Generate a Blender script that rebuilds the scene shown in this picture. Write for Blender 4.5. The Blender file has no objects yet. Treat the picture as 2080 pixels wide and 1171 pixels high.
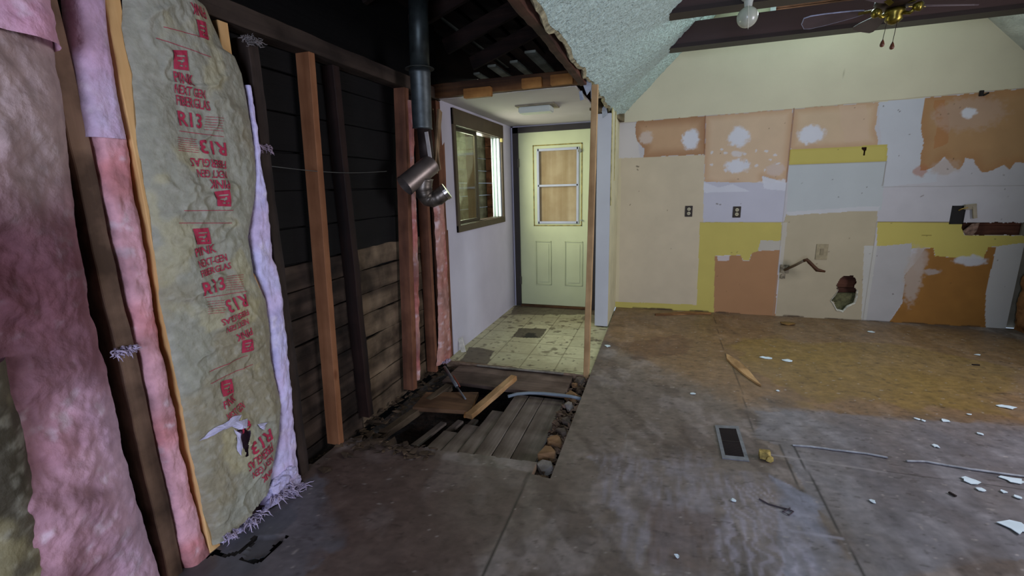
import bpy, bmesh, math, random
import numpy as np
from mathutils import Vector, noise as mnoise
sc = bpy.context.scene
R = math.radians
# ------------------------------------------------------------------ camera
F, EYE = 914.06, 1.5
YAW, PITCH, ROLL = R(-18.457), R(12.502), R(-1.536)
fw = np.array([math.sin(YAW)*math.cos(PITCH), math.cos(YAW)*math.cos(PITCH), -math.sin(PITCH)])
r0 = np.array([math.cos(YAW), -math.sin(YAW), 0.0]); u0 = np.cross(r0, fw)
rr = math.cos(ROLL)*r0 + math.sin(ROLL)*u0
uu = -math.sin(ROLL)*r0 + math.cos(ROLL)*u0
cam = bpy.data.cameras.new('camera'); co = bpy.data.objects.new('camera', cam)
sc.collection.objects.link(co); sc.camera = co
from mathutils import Matrix
M = Matrix(((rr[0], uu[0], -fw[0], 0), (rr[1], uu[1], -fw[1], 0), (rr[2], uu[2], -fw[2], EYE), (0, 0, 0, 1)))
co.matrix_world = M
cam.sensor_width = 36; cam.lens = F/2080*36; cam.clip_start = .02; cam.clip_end = 100
# ------------------------------------------------------------------ world, light, exposure
vs = sc.view_settings; vs.view_transform = 'Standard'; vs.look = 'None'; vs.gamma = 1; vs.exposure = 1.57
vs.use_curve_mapping = False
w = bpy.data.worlds.new('world'); sc.world = w; w.use_nodes = True
bg = w.node_tree.nodes['Background']; bg.inputs[0].default_value = (.62, .78, 1, 1); bg.inputs[1].default_value = .2

def area(name, loc, target, sx, sy, power, col, spread=180):
    l = bpy.data.lights.new(name, 'AREA'); l.shape = 'RECTANGLE'; l.size = sx; l.size_y = sy
    l.energy = power; l.color = col; l.spread = R(spread)
    o = bpy.data.objects.new(name, l); sc.collection.objects.link(o)
    o.location = loc; d = Vector(target)-Vector(loc)
    o.rotation_euler = d.to_track_quat('-Z', 'Y').to_euler(); return o
# daylight entering by the openings of the room
area('daylight_patio_door', (.2, -2.38, 1.15), (.4, 3, .9), 1.5, 2.0, 44, (.66, .75, 1.0))
area('daylight_right_window', (3.38, 2.6, 1.6), (-1.8, 2.5, 1.5), 1.3, 1.1, 26, (.88, .86, .97))
area('daylight_gable_window', (1.45, 5.55, 3.45), (1.2, 2.0, 2.0), 1.0, .45, 14, (.72, .95, 1.0))
area('daylight_hall_window', (-2.05, 4.55, 1.68), (-.6, 4.7, 1.1), .7, .9, 9, (.98, 1.0, .80))
area('daylight_side_yard', (-2.2, 6.2, 2.9), (-2.3, 6.6, .5), .5, 2.5, 9, (1, 1, .9))
# ------------------------------------------------------------------ helpers
def ray(px, py): return rr*(px-1040)/F - uu*(py-585.5)/F + fw
def pt(px, py, ax, val):
    """the point of the plane axis=val that is seen at a pixel"""
    d = ray(px, py); o = np.array([0, 0, EYE]); return o + d*(val-o[ax])/d[ax]
def hexc(h):
    h = h.lstrip('#'); c = [int(h[i:i+2], 16)/255 for i in (0, 2, 4)]
    return tuple((v/12.92 if v <= .04045 else ((v+.055)/1.055)**2.4) for v in c)
def link(o): sc.collection.objects.link(o); return o
WL = {}
def thing(name, label, cat, loc=(0, 0, 0), group=None):
    o = link(bpy.data.objects.new(name, None)); o.location = loc; o.empty_display_size = .05
    o['label'] = label; o['category'] = cat
    if group: o['group'] = group
    WL[o] = Vector(loc); return o
def tag(o, label, cat, group=None, kind=None):
    o['label'] = label; o['category'] = cat
    if group: o['group'] = group
    if kind: o['kind'] = kind
    return o
def mk(name, v, f, m, parent=None, smooth=False, label=None, col=None, origin=None):
    v = np.asarray(v, float).reshape(-1, 3)
    if parent is None:
        L = Vector(origin) if origin is not None else Vector(((v[:, 0].min()+v[:, 0].max())/2, (v[:, 1].min()+v[:, 1].max())/2, v[:, 2].min()))
    else: L = WL[parent]
    me = bpy.data.meshes.new(name); me.from_pydata((v-np.array(L)).tolist(), [], [tuple(int(i) for i in q) for q in f]); 
    me.validate(); me.update()
    mats = m if isinstance(m, (list, tuple)) else [m]
    for q in mats: me.materials.append(q)
    if smooth: me.polygons.foreach_set('use_smooth', [True]*len(me.polygons))
    if col is not None:
        a = me.color_attributes.new('Col', 'FLOAT_COLOR', 'POINT')
        c = np.ones((len(v), 4), np.float32); c[:, :3] = col; a.data.foreach_set('color', c.ravel())
    o = link(bpy.data.objects.new(name, me))
    if parent is None: o.location = L; WL[o] = L
    else: o.parent = parent; WL[o] = L
    if label: o['label'] = label
    return o
def struct(name, v, f, m, **k):
    o = mk(name, v, f, m, **k); o['kind'] = 'structure'; return o
class MB:
    def __init__(s): s.v = []; s.f = []
    def add(s, v, f):
        n = len(s.v); s.v += [tuple(p) for p in v]; s.f += [tuple(i+n for i in q) for q in f]; return s
    def box(s, a, b, ch=0):
        (x0, y0, z0), (x1, y1, z1) = a, b
        x0, x1 = sorted((x0, x1)); y0, y1 = sorted((y0, y1)); z0, z1 = sorted((z0, z1))
        if ch:
            bm = bmesh.new(); bmesh.ops.create_cube(bm, size=1)
            for p in bm.verts: p.co = Vector(((x0+x1)/2+p.co.x*(x1-x0), (y0+y1)/2+p.co.y*(y1-y0), (z0+z1)/2+p.co.z*(z1-z0)))
            bmesh.ops.bevel(bm, geom=bm.edges[:], offset=ch, segments=2, affect='EDGES')
            s.bm(bm); return s
        v = [(x0,y0,z0),(x1,y0,z0),(x1,y1,z0),(x0,y1,z0),(x0,y0,z1),(x1,y0,z1),(x1,y1,z1),(x0,y1,z1)]
        return s.add(v, [(0,3,2,1),(4,5,6,7),(0,1,5,4),(1,2,6,5),(2,3,7,6),(3,0,4,7)])
    def bm(s, bm):
        bm.verts.ensure_lookup_table(); bm.verts.index_update()
        s.add([tuple(p.co) for p in bm.verts], [[q.index for q in f.verts] for f in bm.faces]); bm.free(); return s
    def bar(s, p0, p1, wdir, w, h, n=12, jit=.0, ch=.003, seed=0):
        """squared timber from p0 to p1; wdir = direction of its width w, h = the other side"""
        p0 = Vector(p0); p1 = Vector(p1); d = (p1-p0).normalized(); W = Vector(wdir); W = (W-d*W.dot(d)).normalized(); H = d.cross(W)
        a, b = w/2, h/2; c = min(ch, a*.5, b*.5)
        prof = [(-a+c,-b),(a-c,-b),(a,-b+c),(a,b-c),(a-c,b),(-a+c,b),(-a,b-c),(-a,-b+c)]
        v = []; f = []
        for i in range(n+1):
            c0 = p0.lerp(p1, i/n)
            for k, (x, y) in enumerate(prof):
                q = c0 + W*x + H*y
                if jit: q = q + (mnoise.noise_vector(q*3.1+Vector((seed*7.3, 0, 0)))*jit + mnoise.noise_vector(q*14+Vector((0, seed*3.3, 0)))*jit*.5)
                v.append(q)
        for i in range(n):
            for k in range(8):
                k2 = (k+1) % 8; f.append((i*8+k, i*8+k2, (i+1)*8+k2, (i+1)*8+k))
        f.append(tuple(reversed(range(8)))); f.append(tuple(n*8+k for k in range(8)))
        return s.add(v, f)
    def tube(s, pts, rad, seg=20, caps=True, inner=None):
        pts = [Vector(p) for p in pts]; rads = rad if isinstance(rad, (list, tuple)) else [rad]*len(pts)
        v = []; f = []; t0 = (pts[1]-pts[0]).normalized(); ref = Vector((0, 0, 1)) if abs(t0.z) < .9 else Vector((1, 0, 0))
        A = t0.cross(ref).normalized()
        for i, p in enumerate(pts):
            t = (pts[min(i+1, len(pts)-1)]-pts[max(i-1, 0)]).normalized(); A = (A-t*A.dot(t)).normalized(); B = t.cross(A)
            for k in range(seg):
                a = 2*math.pi*k/seg; v.append(p+(A*math.cos(a)+B*math.sin(a))*rads[i])
        for i in range(len(pts)-1):
            for k in range(seg):
                k2 = (k+1) % seg; f.append((i*seg+k, i*seg+k2, (i+1)*seg+k2, (i+1)*seg+k))
        if caps: f.append(tuple(reversed(range(seg)))); f.append(tuple((len(pts)-1)*seg+k for k in range(seg)))
        return s.add(v, f)
    def prism(s, poly, ext):
        """closed polygon of 3D points extruded by a vector"""
        n = len(poly); e = Vector(ext); v = [Vector(p) for p in poly]+[Vector(p)+e for p in poly]
        f = [tuple(range(n)), tuple(reversed(range(n, 2*n)))]+[(i, i+n, (i+1) % n+n, (i+1) % n) for i in range(n)]
        return s.add(v, f)
    def sphere(s, c, r, sub=3, sq=(1, 1, 1)):
        bm = bmesh.new(); bmesh.ops.create_icosphere(bm, subdivisions=sub, radius=1)
        for p in bm.verts: p.co = Vector((c[0]+p.co.x*r*sq[0], c[1]+p.co.y*r*sq[1], c[2]+p.co.z*r*sq[2]))
        return s.bm(bm)
    def lathe(s, c, prof, seg=28, axis=(0, 0, 1)):
        a = Vector(axis).normalized(); q = a.to_track_quat('Z', 'Y'); v = []; f = []
        for (r_, z_) in prof:
            for k in range(seg):
                t = 2*math.pi*k/seg; v.append(Vector(c)+q @ Vector((r_*math.cos(t), r_*math.sin(t), z_)))
        for i in range(len(prof)-1):
            for k in range(seg):
                k2 = (k+1) % seg; f.append((i*seg+k, i*seg+k2, (i+1)*seg+k2, (i+1)*seg+k))
        f.append(tuple(reversed(range(seg)))); f.append(tuple((len(prof)-1)*seg+k for k in range(seg)))
        return s.add(v, f)
    def rock(s, c, size, seed, n=16, rot=0):
        rnd = random.Random(seed); bm = bmesh.new()
        for i in range(n):
            p = Vector((rnd.uniform(-1, 1), rnd.uniform(-1, 1), rnd.uniform(-1, 1)))
            m = max(abs(p.x), abs(p.y), abs(p.z)); p = p/m*rnd.uniform(.92, 1)
            x, y, z = p.x*size[0]/2, p.y*size[1]/2, p.z*size[2]/2
            bm.verts.new((c[0]+x*math.cos(rot)-y*math.sin(rot), c[1]+x*math.sin(rot)+y*math.cos(rot), c[2]+z))
        r = bmesh.ops.convex_hull(bm, input=bm.verts)
        bmesh.ops.delete(bm, geom=[g for g in r['geom_interior'] if isinstance(g, bmesh.types.BMVert)], context='VERTS')
        return s.bm(bm)
    def build(s, name, m, parent=None, **k): return mk(name, s.v, s.f, m, parent, **k)
# numpy value noise
def _h(ix, iy, seed):
    n = (ix.astype(np.int64)*374761393 + iy.astype(np.int64)*668265263 + seed*1442695041) & 0xffffffff
    n = ((n ^ (n >> 13))*1274126177) & 0xffffffff; n = n ^ (n >> 16); return (n & 0xffff)/65535.0
def vn(x, y, seed=0):
    ix = np.floor(x); iy = np.floor(y); fx = x-ix; fy = y-iy; fx = fx*fx*(3-2*fx); fy = fy*fy*(3-2*fy)
    a = _h(ix, iy, seed); b = _h(ix+1, iy, seed); c = _h(ix, iy+1, seed); d = _h(ix+1, iy+1, seed)
    return (a*(1-fx)+b*fx)*(1-fy)+(c*(1-fx)+d*fx)*fy
def fbm(x, y, sc_=1., oct=5, seed=0, gain=.5):
    s = 0; a = 1; t = 0
    for i in range(oct):
        s = s+a*vn(x*sc_, y*sc_, seed+i*17); t += a; a *= gain; sc_ *= 2.03
    return s/t
def inpoly(x, y, P):
    r = np.zeros(x.shape, bool); n = len(P)
    for i in range(n):
        x1, y1 = P[i][0], P[i][1]; x2, y2 = P[(i+1) % n][0], P[(i+1) % n][1]
        if y1 == y2: continue
        c = ((y1 > y) != (y2 > y)) & (x < (x2-x1)*(y-y1)/(y2-y1)+x1); r ^= c
    return r
def sstep(a, b, x): t = np.clip((x-a)/(b-a), 0, 1); return t*t*(3-2*t)
def distseg(x, y, a, b):
    a = np.array(a, float); b = np.array(b, float); d = b-a; t = np.clip(((x-a[0])*d[0]+(y-a[1])*d[1])/(d@d), 0, 1)
    return np.hypot(x-(a[0]+t*d[0]), y-(a[1]+t*d[1]))
def gridfaces(nu, nv, keep=None, flip=False):
    i, j = np.meshgrid(np.arange(nu-1), np.arange(nv-1), indexing='ij'); a = i*nv+j
    q = np.stack([a, a+nv, a+nv+1, a+1], -1).reshape(-1, 4)
    if flip: q = q[:, ::-1]
    if keep is not None: q = q[keep.ravel()]
    return q
# ------------------------------------------------------------------ materials
def nodes(m):
    nt = m.node_tree; return nt, nt.nodes, nt.links
def mat(name, col='#808080', rough=.8, metal=0, var=.15, scale=8, bump=.0, bscale=40, stretch=(1, 1, 1), attr=False, col2=None,
        spec=.3, detail=6, bdist=.01, trans=0, emit=None, subs=0):
    m = bpy.data.materials.new(name); m.use_nodes = True; nt, N, L = nodes(m); b = N['Principled BSDF']
    b.inputs['Roughness'].default_value = rough; b.inputs['Metallic'].default_value = metal
    b.inputs['Specular IOR Level'].default_value = spec
    tc = N.new('ShaderNodeTexCoord'); mp = N.new('ShaderNodeMapping'); mp.inputs['Scale'].default_value = stretch
    L.new(tc.outputs['Object'], mp.inputs['Vector'])
    n1 = N.new('ShaderNodeTexNoise'); n1.inputs['Scale'].default_value = scale; n1.inputs['Detail'].default_value = detail
    L.new(mp.outputs[0], n1.inputs['Vector'])
    if attr:
        a = N.new('ShaderNodeAttribute'); a.attribute_name = 'Col'; base = a.outputs['Color']
    else:
        c1 = hexc(col); c2 = hexc(col2) if col2 else tuple(v*(1-var*2) for v in c1)
        rp = N.new('ShaderNodeValToRGB'); rp.color_ramp.elements[0].position = .32; rp.color_ramp.elements[1].position = .68
        rp.color_ramp.elements[0].color = (*c2, 1); rp.color_ramp.elements[1].color = (*c1, 1)
        L.new(n1.outputs['Fac'], rp.inputs[0]); base = rp.outputs[0]
    if attr:
        mr = N.new('ShaderNodeMapRange'); mr.inputs['To Min'].default_value = 1-var; mr.inputs['To Max'].default_value = 1+var
        mr.inputs['From Min'].default_value = .25; mr.inputs['From Max'].default_value = .75
        L.new(n1.outputs['Fac'], mr.inputs['Value'])
        mx = N.new('ShaderNodeVectorMath'); mx.operation = 'SCALE'; L.new(base, mx.inputs[0]); L.new(mr.outputs[0], mx.inputs['Scale']); base = mx.outputs[0]
    L.new(base, b.inputs['Base Color'])
    if bump:
        n2 = N.new('ShaderNodeTexNoise'); n2.inputs['Scale'].default_value = bscale; n2.inputs['Detail'].default_value = 5
        L.new(mp.outputs[0], n2.inputs['Vector'])
        bp = N.new('ShaderNodeBump'); bp.inputs['Strength'].default_value = bump; bp.inputs['Distance'].default_value = bdist
        L.new(n2.outputs['Fac'], bp.inputs['Height']); L.new(bp.outputs[0], b.inputs['Normal'])
    if trans: b.inputs['Transmission Weight'].default_value = trans
    if emit: b.inputs['Emission Color'].default_value = (*hexc(emit[0]), 1); b.inputs['Emission Strength'].default_value = emit[1]
    return m
def wood(name, c1, c2, axis='z', rough=.75, knots=True, bump=.25, scale=14, dirt=None):
    st = {'x': (.06, 1, 1), 'y': (1, .06, 1), 'z': (1, 1, .06)}[axis]
    m = mat(name, c1, rough, 0, col2=c2, scale=scale, stretch=st, bump=bump, bscale=60, bdist=.004, spec=.25)
    nt, N, L = nodes(m); b = N['Principled BSDF']; src = b.inputs['Base Color'].links[0].from_socket
    tc = N['Texture Coordinate']
    n = N.new('ShaderNodeTexNoise'); n.inputs['Scale'].default_value = 5; n.inputs['Detail'].default_value = 7; L.new(tc.outputs['Object'], n.inputs['Vector'])
    r = N.new('ShaderNodeValToRGB'); r.color_ramp.elements[0].position = .38; r.color_ramp.elements[1].position = .62
    k = .55 if dirt is None else dirt
    r.color_ramp.elements[0].color = (k, k*.95, k*.9, 1); r.color_ramp.elements[1].color = (1, 1, 1, 1); L.new(n.outputs['Fac'], r.inputs[0])
    mx = N.new('ShaderNodeMix'); mx.data_type = 'RGBA'; mx.blend_type = 'MULTIPLY'; mx.inputs[0].default_value = 1
    L.new(src, mx.inputs[6]); L.new(r.outputs[0], mx.inputs[7]); out = mx.outputs[2]
    if knots:
        vo = N.new('ShaderNodeTexVoronoi'); vo.inputs['Scale'].default_value = 4.5
        mp = N.new('ShaderNodeMapping'); mp.inputs['Scale'].default_value = tuple(1.0 if s == 1 else .55 for s in st); L.new(tc.outputs['Object'], mp.inputs[0]); L.new(mp.outputs[0], vo.inputs['Vector'])
        r2 = N.new('ShaderNodeValToRGB'); r2.color_ramp.elements[0].position = .03; r2.color_ramp.elements[1].position = .12
        r2.color_ramp.elements[0].color = (.35, .18, .1, 1); r2.color_ramp.elements[1].color = (1, 1, 1, 1); L.new(vo.outputs['Distance'], r2.inputs[0])
        m2 = N.new('ShaderNodeMix'); m2.data_type = 'RGBA'; m2.blend_type = 'MULTIPLY'; m2.inputs[0].default_value = 1
        L.new(out, m2.inputs[6]); L.new(r2.outputs[0], m2.inputs[7]); out = m2.outputs[2]
    L.new(out, b.inputs['Base Color']); return m
PINE = wood('pine_stud', '#e6bd84', '#cc9c60', dirt=.85)
FIR = wood('fir_stud', '#8f6040', '#74492d', dirt=.75)
REDFIR = wood('reddish_stud', '#87583f', '#5f3d2e', dirt=.6)
DARK = wood('old_dark_stud', '#463830', '#1d1613', knots=False, bump=.6)
BROWN = wood('brown_stud', '#a98870', '#4a3528', knots=False, bump=.6, dirt=.3, scale=6)
RAFT = wood('rafter', '#33211a', '#150d0a', axis='x', knots=False, bump=.5)
RAFTY = wood('joist', '#6a4434', '#2c1a13', axis='y', knots=False, bump=.5)
HEADM = wood('header', '#7a522e', '#3a2414', axis='x', knots=False, bump=.5)
BLOCKM = wood('pine_block', '#c08a4a', '#94602c', axis='x', knots=False)
LEDGER = wood('plank_x', '#a5702e', '#6b431d', axis='x', knots=False)
POSTM = wood('post_pine', '#cfae80', '#a88458', dirt=.7)
BEAMM = mat('dark_stained_beam', '#3b2422', .5, var=.12, scale=6, stretch=(.1, 1, 1), bump=.1, spec=.4)
GALV = mat('galvanised_steel', '#636969', .5, .8, var=.22, scale=14, bump=.06, bscale=12)
GALV2 = mat('dull_duct_metal', '#8d8078', .42, .75, var=.2, scale=9, bump=.08)
INSIDE = mat('duct_inside', '#2c2320', .8)
DRY = mat('hall_paint', '#c3bec9', .75, var=.05, scale=2.5, bump=.06, bscale=30)
HCEIL = mat('hall_ceiling_paint', '#b9b3b0', .7, var=.05, scale=3)
EDGEW = mat('drywall_edge', '#d5d0c0', .9, var=.15, scale=30, bump=.5)
BLACK = mat('dark_void', '#0c0a09', 1)
# ------------------------------------------------------------------ kitchen back wall (paint patches of its own colour)
YK = 5.62
def W(px, py): p = pt(px, py, 1, YK); return (p[0], p[2])
def WP(*a): return [W(a[i], a[i+1]) for i in range(0, len(a), 2)]
xs = np.linspace(-.52, 3.32, 550); zs = np.concatenate([np.linspace(0, 2.36, 350), np.linspace(2.42, 4.3, 36)])
GX, GZ = np.meshgrid(xs, zs, indexing='ij')
def J(amp, s, seed): return (fbm(GX, GZ, s, 4, seed)-.5)*amp*2, (fbm(GX, GZ, s, 4, seed+50)-.5)*amp*2
CREAM, PRIM, TAN, YEL = map(np.array, (hexc('#cdc6a8'), hexc('#bebbbd'), hexc('#bf9c78'), hexc('#c0b25e')))
BEIGE, TAN2, WHT, BEIGE2, LAV = map(np.array, (hexc('#c6b89c'), hexc('#a97648'), hexc('#d3d4da'), hexc('#b3a78b'), hexc('#bdbcc6')))
wc = np.zeros(GX.shape+(3,)); wc[:] = CREAM
def paint(poly, c, amp=.004, s=14, seed=1, edge=None, mottle=.0, alpha=1):
    jx, jz = J(amp, s, seed); m = inpoly(GX+jx, GZ+jz, poly); c = np.array(c)
    t = c[None, :]*(1+mottle*(fbm(GX[m], GZ[m], 9, 4, seed+9)-.5)*2)[:, None] if mottle else c[None, :]
    wc[m] = wc[m]*(1-alpha)+t*alpha
    if edge:
        d = np.min([distseg(GX[m], GZ[m], poly[i], poly[(i+1) % len(poly)]) for i in range(len(poly))], 0)
        e = (1-sstep(0, edge[0], d))*edge[1]; wc[m] = wc[m]*(1-e[:, None]) + np.array(edge[2])*e[:, None]
def blob(px, py, rx, ry, c, seed=3, a=.9):
    x0, z0 = W(px, py); sx = rx/155; sz = ry/155; jx, jz = J(.02, 22, seed)
    d = np.hypot((GX+jx-x0)/sx, (GZ+jz-z0)/sz); k = ((1-sstep(.7, 1.12, d+(fbm(GX, GZ, 40, 3, seed+3)-.5)*.5))*a)[..., None]; wc[:] = wc*(1-k)+np.array(c)*k
DK = hexc('#8a5730')
paint(WP(1240,252, 1285,247.5, 1613,221, 1785,207.5, 2110,176, 2110,720, 1230,720), PRIM, .003, seed=2, mottle=.05)
paint(WP(1240,252, 1290,247, 1300,320, 1240,324), hexc('#c9c3bd'), .003, seed=4)
paint(WP(1292,247, 1432,236, 1431,314, 1308,320, 1309,302, 1294,287, 1291,268), TAN, .009, 20, 5, (.12, .55, DK), .05)
paint(WP(1434,236, 1611,221.5, 1596,372, 1577,366, 1548,358, 1553,386, 1522,388, 1488,373, 1462,380, 1430,368), hexc('#ccb192'), .009, 16, 6, (.08, .35, hexc('#a87246')), .05)
paint(WP(1613,221.5, 1785,207.5, 1781,240, 1776,262, 1784,285, 1781,296, 1607,304), hexc('#c8ae8e'), .008, 18, 7, (.08, .35, hexc('#a87246')), .05)
paint(WP(1700,215, 1760,212, 1764,285, 1715,290), hexc('#c9ac92'), .03, 9, 8, alpha=.5)
paint(WP(1785,207.5, 1881,199, 1872,250, 1876,285, 1868,330, 1903,350, 1903,370, 1795,380), hexc('#bfc1c4'), .01, 12, 9)
paint(WP(1880,199, 2110,177, 2110,335, 2062,330, 2050,345, 2040,333, 2020,345, 1996,351, 1980,333, 1976,322, 1962,320, 1950,345, 1936,340, 1918,318, 1899,338, 1880,346, 1867,348, 1875,285, 1870,250), hexc('#ab865c'), .012, 18, 10, (.1, .3, hexc('#9a6235')), .08)
paint(WP(1900,200, 1925,198, 1925,290, 1900,300), hexc('#a8662f'), .03, 6, 11, alpha=.45)
blob(1968, 232, 45, 26, hexc('#b49a86'), 12, .6); blob(1968, 229, 10, 8, hexc('#d5d8dd'), 13)
blob(1920, 340, 20, 12, hexc('#b39c88'), 14, .5); blob(1870, 348, 10, 10, hexc('#a86a48'), 15, .6)
for a in ((1403,284,15,18), (1500,278,17,17), (1498,338,20,13), (1647,274,19,15)): blob(*a, WHT, int(a[0]), .95)
blob(1312, 280, 13, 12, hexc('#c9b9ad'), 77, .8); blob(1497,313,10,5, WHT, 78, .6); blob(1575,345,14,12, hexc('#c8b7ae'), 79, .7)
blob(1545,375,12,6, WHT, 80, .7); blob(1585,372,10,6, WHT, 81, .8)
rnd = random.Random(5)
for k in range(14): blob(rnd.uniform(1445,1590), rnd.uniform(300,350), rnd.uniform(1.5,4), rnd.uniform(1.5,3), WHT, 90+k, .7)
paint(WP(1430,370, 1598,372, 1590,451, 1422,452), LAV, .003, seed=16)
paint(WP(1428,370, 1460,381, 1488,374, 1522,389, 1430,392), WHT, .006, seed=17, alpha=.7); paint(WP(1552,384, 1548,358, 1575,366, 1597,372, 1595,388), WHT, .006, seed=18, alpha=.7)
paint(WP(1253,322, 1431,314, 1424,628, 1245,612), BEIGE, .002, seed=19, mottle=.05)
paint(WP(1240,324, 1262,321, 1256,640, 1240,640), hexc('#cbbf9c'), .004, seed=20)
paint(WP(1247,613, 1418,620, 1418,700, 1240,700), YEL, .004, seed=21)
paint(WP(1604,304, 1803,294, 1801,328, 1602,335), YEL, .0015, seed=22, edge=(.03, .25, hexc('#a8912c')))
paint(WP(1603,336, 1800,329, 1790,428, 1598,431), hexc('#b8bdbc'), .002, seed=23)
paint(WP(1422,452, 1591,452, 1586,490, 1545,492, 1540,515, 1526,516, 1522,529, 1509,529, 1504,518, 1453,520, 1453,700, 1412,700, 1415,620), YEL, .004, 20, 24, mottle=.04)
paint(WP(1545,489, 1587,489, 1585,508, 1540,510), hexc('#b8b2a4'), .006, seed=25)
paint(WP(1452,521, 1504,519, 1509,530, 1522,530, 1528,514, 1542,510, 1584,509, 1570,700, 1449,700), hexc('#a67c56'), .003, seed=26, mottle=.04)
paint(WP(1457,520, 1482,519, 1480,530, 1458,530), WHT, .004, seed=27, alpha=.6)
paint(WP(1597,436, 1783,426, 1781,452, 1753,700, 1570,700, 1588,500, 1592,451), BEIGE2, .003, seed=28, mottle=.05)
paint(WP(1588,452, 1600,452, 1590,540, 1584,540), hexc('#bdb6a6'), .003, seed=29)
paint(WP(1598,431, 1788,418, 1783,428, 1600,438), hexc('#c4c4c4'), .01, 8, 30)
paint(WP(1782,451, 1954,452, 1958,478, 2110,480, 2110,496, 2008,502, 1997,526, 1899,521, 1897,504, 1852,505, 1850,495, 1781,501), YEL, .003, seed=31)
paint(WP(1781,501, 1852,494, 1850,530, 1838,560, 1833,610, 1803,660, 1753,651), hexc('#b3b0ad'), .008, seed=32, mottle=.04)
paint(WP(1755,500, 1782,500, 1760,652, 1750,652), hexc('#bfbdb4'), .004, seed=33)
paint(WP(1880,505, 1897,504, 1899,521, 1997,527, 2007,503, 2024,502, 2004,590, 2000,700, 1800,700, 1806,655, 1834,615, 1838,560), hexc('#96682f'), .01, 14, 34, mottle=.12)
blob(1856,560,13,50, hexc('#b5a89c'), 35, .75); blob(1870,530,10,22, hexc('#b09f92'), 36, .7); blob(1972,530,22,8, hexc('#c0c2c6'), 37); blob(1893,552,12,6, hexc('#aaa09a'), 38, .8)
paint(WP(2024,501, 2110,490, 2060,700, 2005,700, 2000,640, 2004,590), hexc('#bcbbb8'), .008, seed=39)
def seam(x0,y0,x1,y1,wd=.004,c='#5a4028',a=.8):
    d = distseg(GX,GZ,W(x0,y0),W(x1,y1)); k=((1-sstep(wd*.6,wd*1.8,d))*a)[...,None]; wc[:]=wc*(1-k)+np.array(hexc(c))*k
seam(1432.5,236,1431,314,.006,'#8a5a35'); seam(1612.5,221,1597,370,.006,'#8f6038'); seam(1781,452,1753,651,.003,'#8c8270',.6)
seam(1801,328,1792,378,.003,'#7a6a58',.8); seam(1792,380,2080,377,.003,'#8a847e',.5); seam(1598,372,1570,643,.003,'#94897a',.5); seam(1603,336,1800,328,.003,'#7d7440',.5)
seam(1422,452,1592,452,.003,'#8a7a40',.5); seam(1782,451,1954,452,.004,'#5c4a30',.7); seam(1240,252,1613,221.5,.003,'#8a6a48',.4); seam(1613,221.5,2080,179,.003,'#8a6a48',.5)
seam(1293,338,1297,339,.006,'#403024'); seam(1294,344,1296,346,.004,'#403024'); seam(1455,414,1458,415,.005,'#5c5548',.8); seam(1462,416,1464,416,.005,'#5c5548',.8)
for k in range(60):
    x = rnd.uniform(1270,2060); y = rnd.uniform(205,600); seam(x,y,x+rnd.uniform(-2,2),y+rnd.uniform(-2,2),.003,'#4a3a2a',rnd.uniform(.4,.9))
seam(1870,400,1876,397,.004,'#6a5a4a',.6); seam(1873,478,1892,479,.003,'#6b5a20',.8); seam(1713,150,1716,147,.004,'#8a8468',.6)
for k in range(26):   # rough dirty line at the foot of the wall
    x = rnd.uniform(-.5,3.2); jd = rnd.uniform(.004,.012); d = distseg(GX,GZ,(x,0),(x+rnd.uniform(.05,.2),0)); kk=((1-sstep(jd,jd*2.2,d))*.7)[...,None]; wc[:]=wc*(1-kk)+np.array(hexc('#4c3b2a'))*kk
HOLE1 = WP(1707,566, 1716,560, 1729,560, 1739,566, 1741,572, 1737,580, 1741,590, 1739,603, 1735,616, 1721,622, 1712,632, 1700,629, 1693,616, 1688,611, 1697,600, 1703,590, 1700,580)
HOLE2 = WP(1954,453, 2110,452, 2110,478, 1985,478, 1960,476, 1953,465)
HOLE3 = WP(1751,299, 1760,299, 1760,305, 1757,308, 1756,316, 1753,316, 1754,306, 1750,303)
HOLE4 = WP(1935,423, 1956,423, 1955,452, 1934,452)
cx = (GX[:-1, :-1]+GX[1:, 1:])/2; cz = (GZ[:-1, :-1]+GZ[1:, 1:])/2
kj = (fbm(cx, cz, 30, 3, 5)-.5)*.03
keep = ~(inpoly(cx+kj, cz+kj, HOLE1) | inpoly(cx, cz+kj*.6, HOLE2) | inpoly(cx, cz, HOLE3) | inpoly(cx, cz, HOLE4))
roofz = np.minimum(cx+2.76, 5.61-cx)
keep &= cz < roofz+.10
GWIN = (1.0, 3.16, 1.95, 3.66)
keep &= ~((cx > GWIN[0]) & (cx < GWIN[2]) & (cz > GWIN[1]) & (cz < GWIN[3]))
WALLM = mat('patched_wall', rough=.72, attr=True, var=.045, scale=3, bump=.10, bscale=45, bdist=.004)
v = np.stack([GX, np.full(GX.shape, YK), GZ], -1).reshape(-1, 3)
struct('wall_back', v, gridfaces(*GX.shape, keep), WALLM, smooth=True, col=wc.reshape(-1, 3))
# the cavity behind the kitchen wall, seen through its holes
b = MB()
for k in range(26): b.box((-.5, YK+.10+.004*(k % 2), k*.17), (3.4, YK+.12, k*.17+.163))
for v_ in (0,): pass
b.box((-.5, YK+.13, 0), (3.4, YK+.14, 4.3))
struct('wall_rear_boards', b.v, b.f, wood('cavity_boards', '#7c4f3a', '#4a2c20', axis='x', knots=False))
b = MB().prism([Vector((p[0], YK+.05, p[1])) for p in WP(1690,598, 1745,598, 1745,640, 1690,640)], (0, .04, 0))
tag(b.build('insulation_scrap', mat('greenish_batt', '#6d6b4a', 1, var=.3, scale=30, bump=1)), 'greenish insulation scrap seen inside the lower wall hole', 'insulation')
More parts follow.
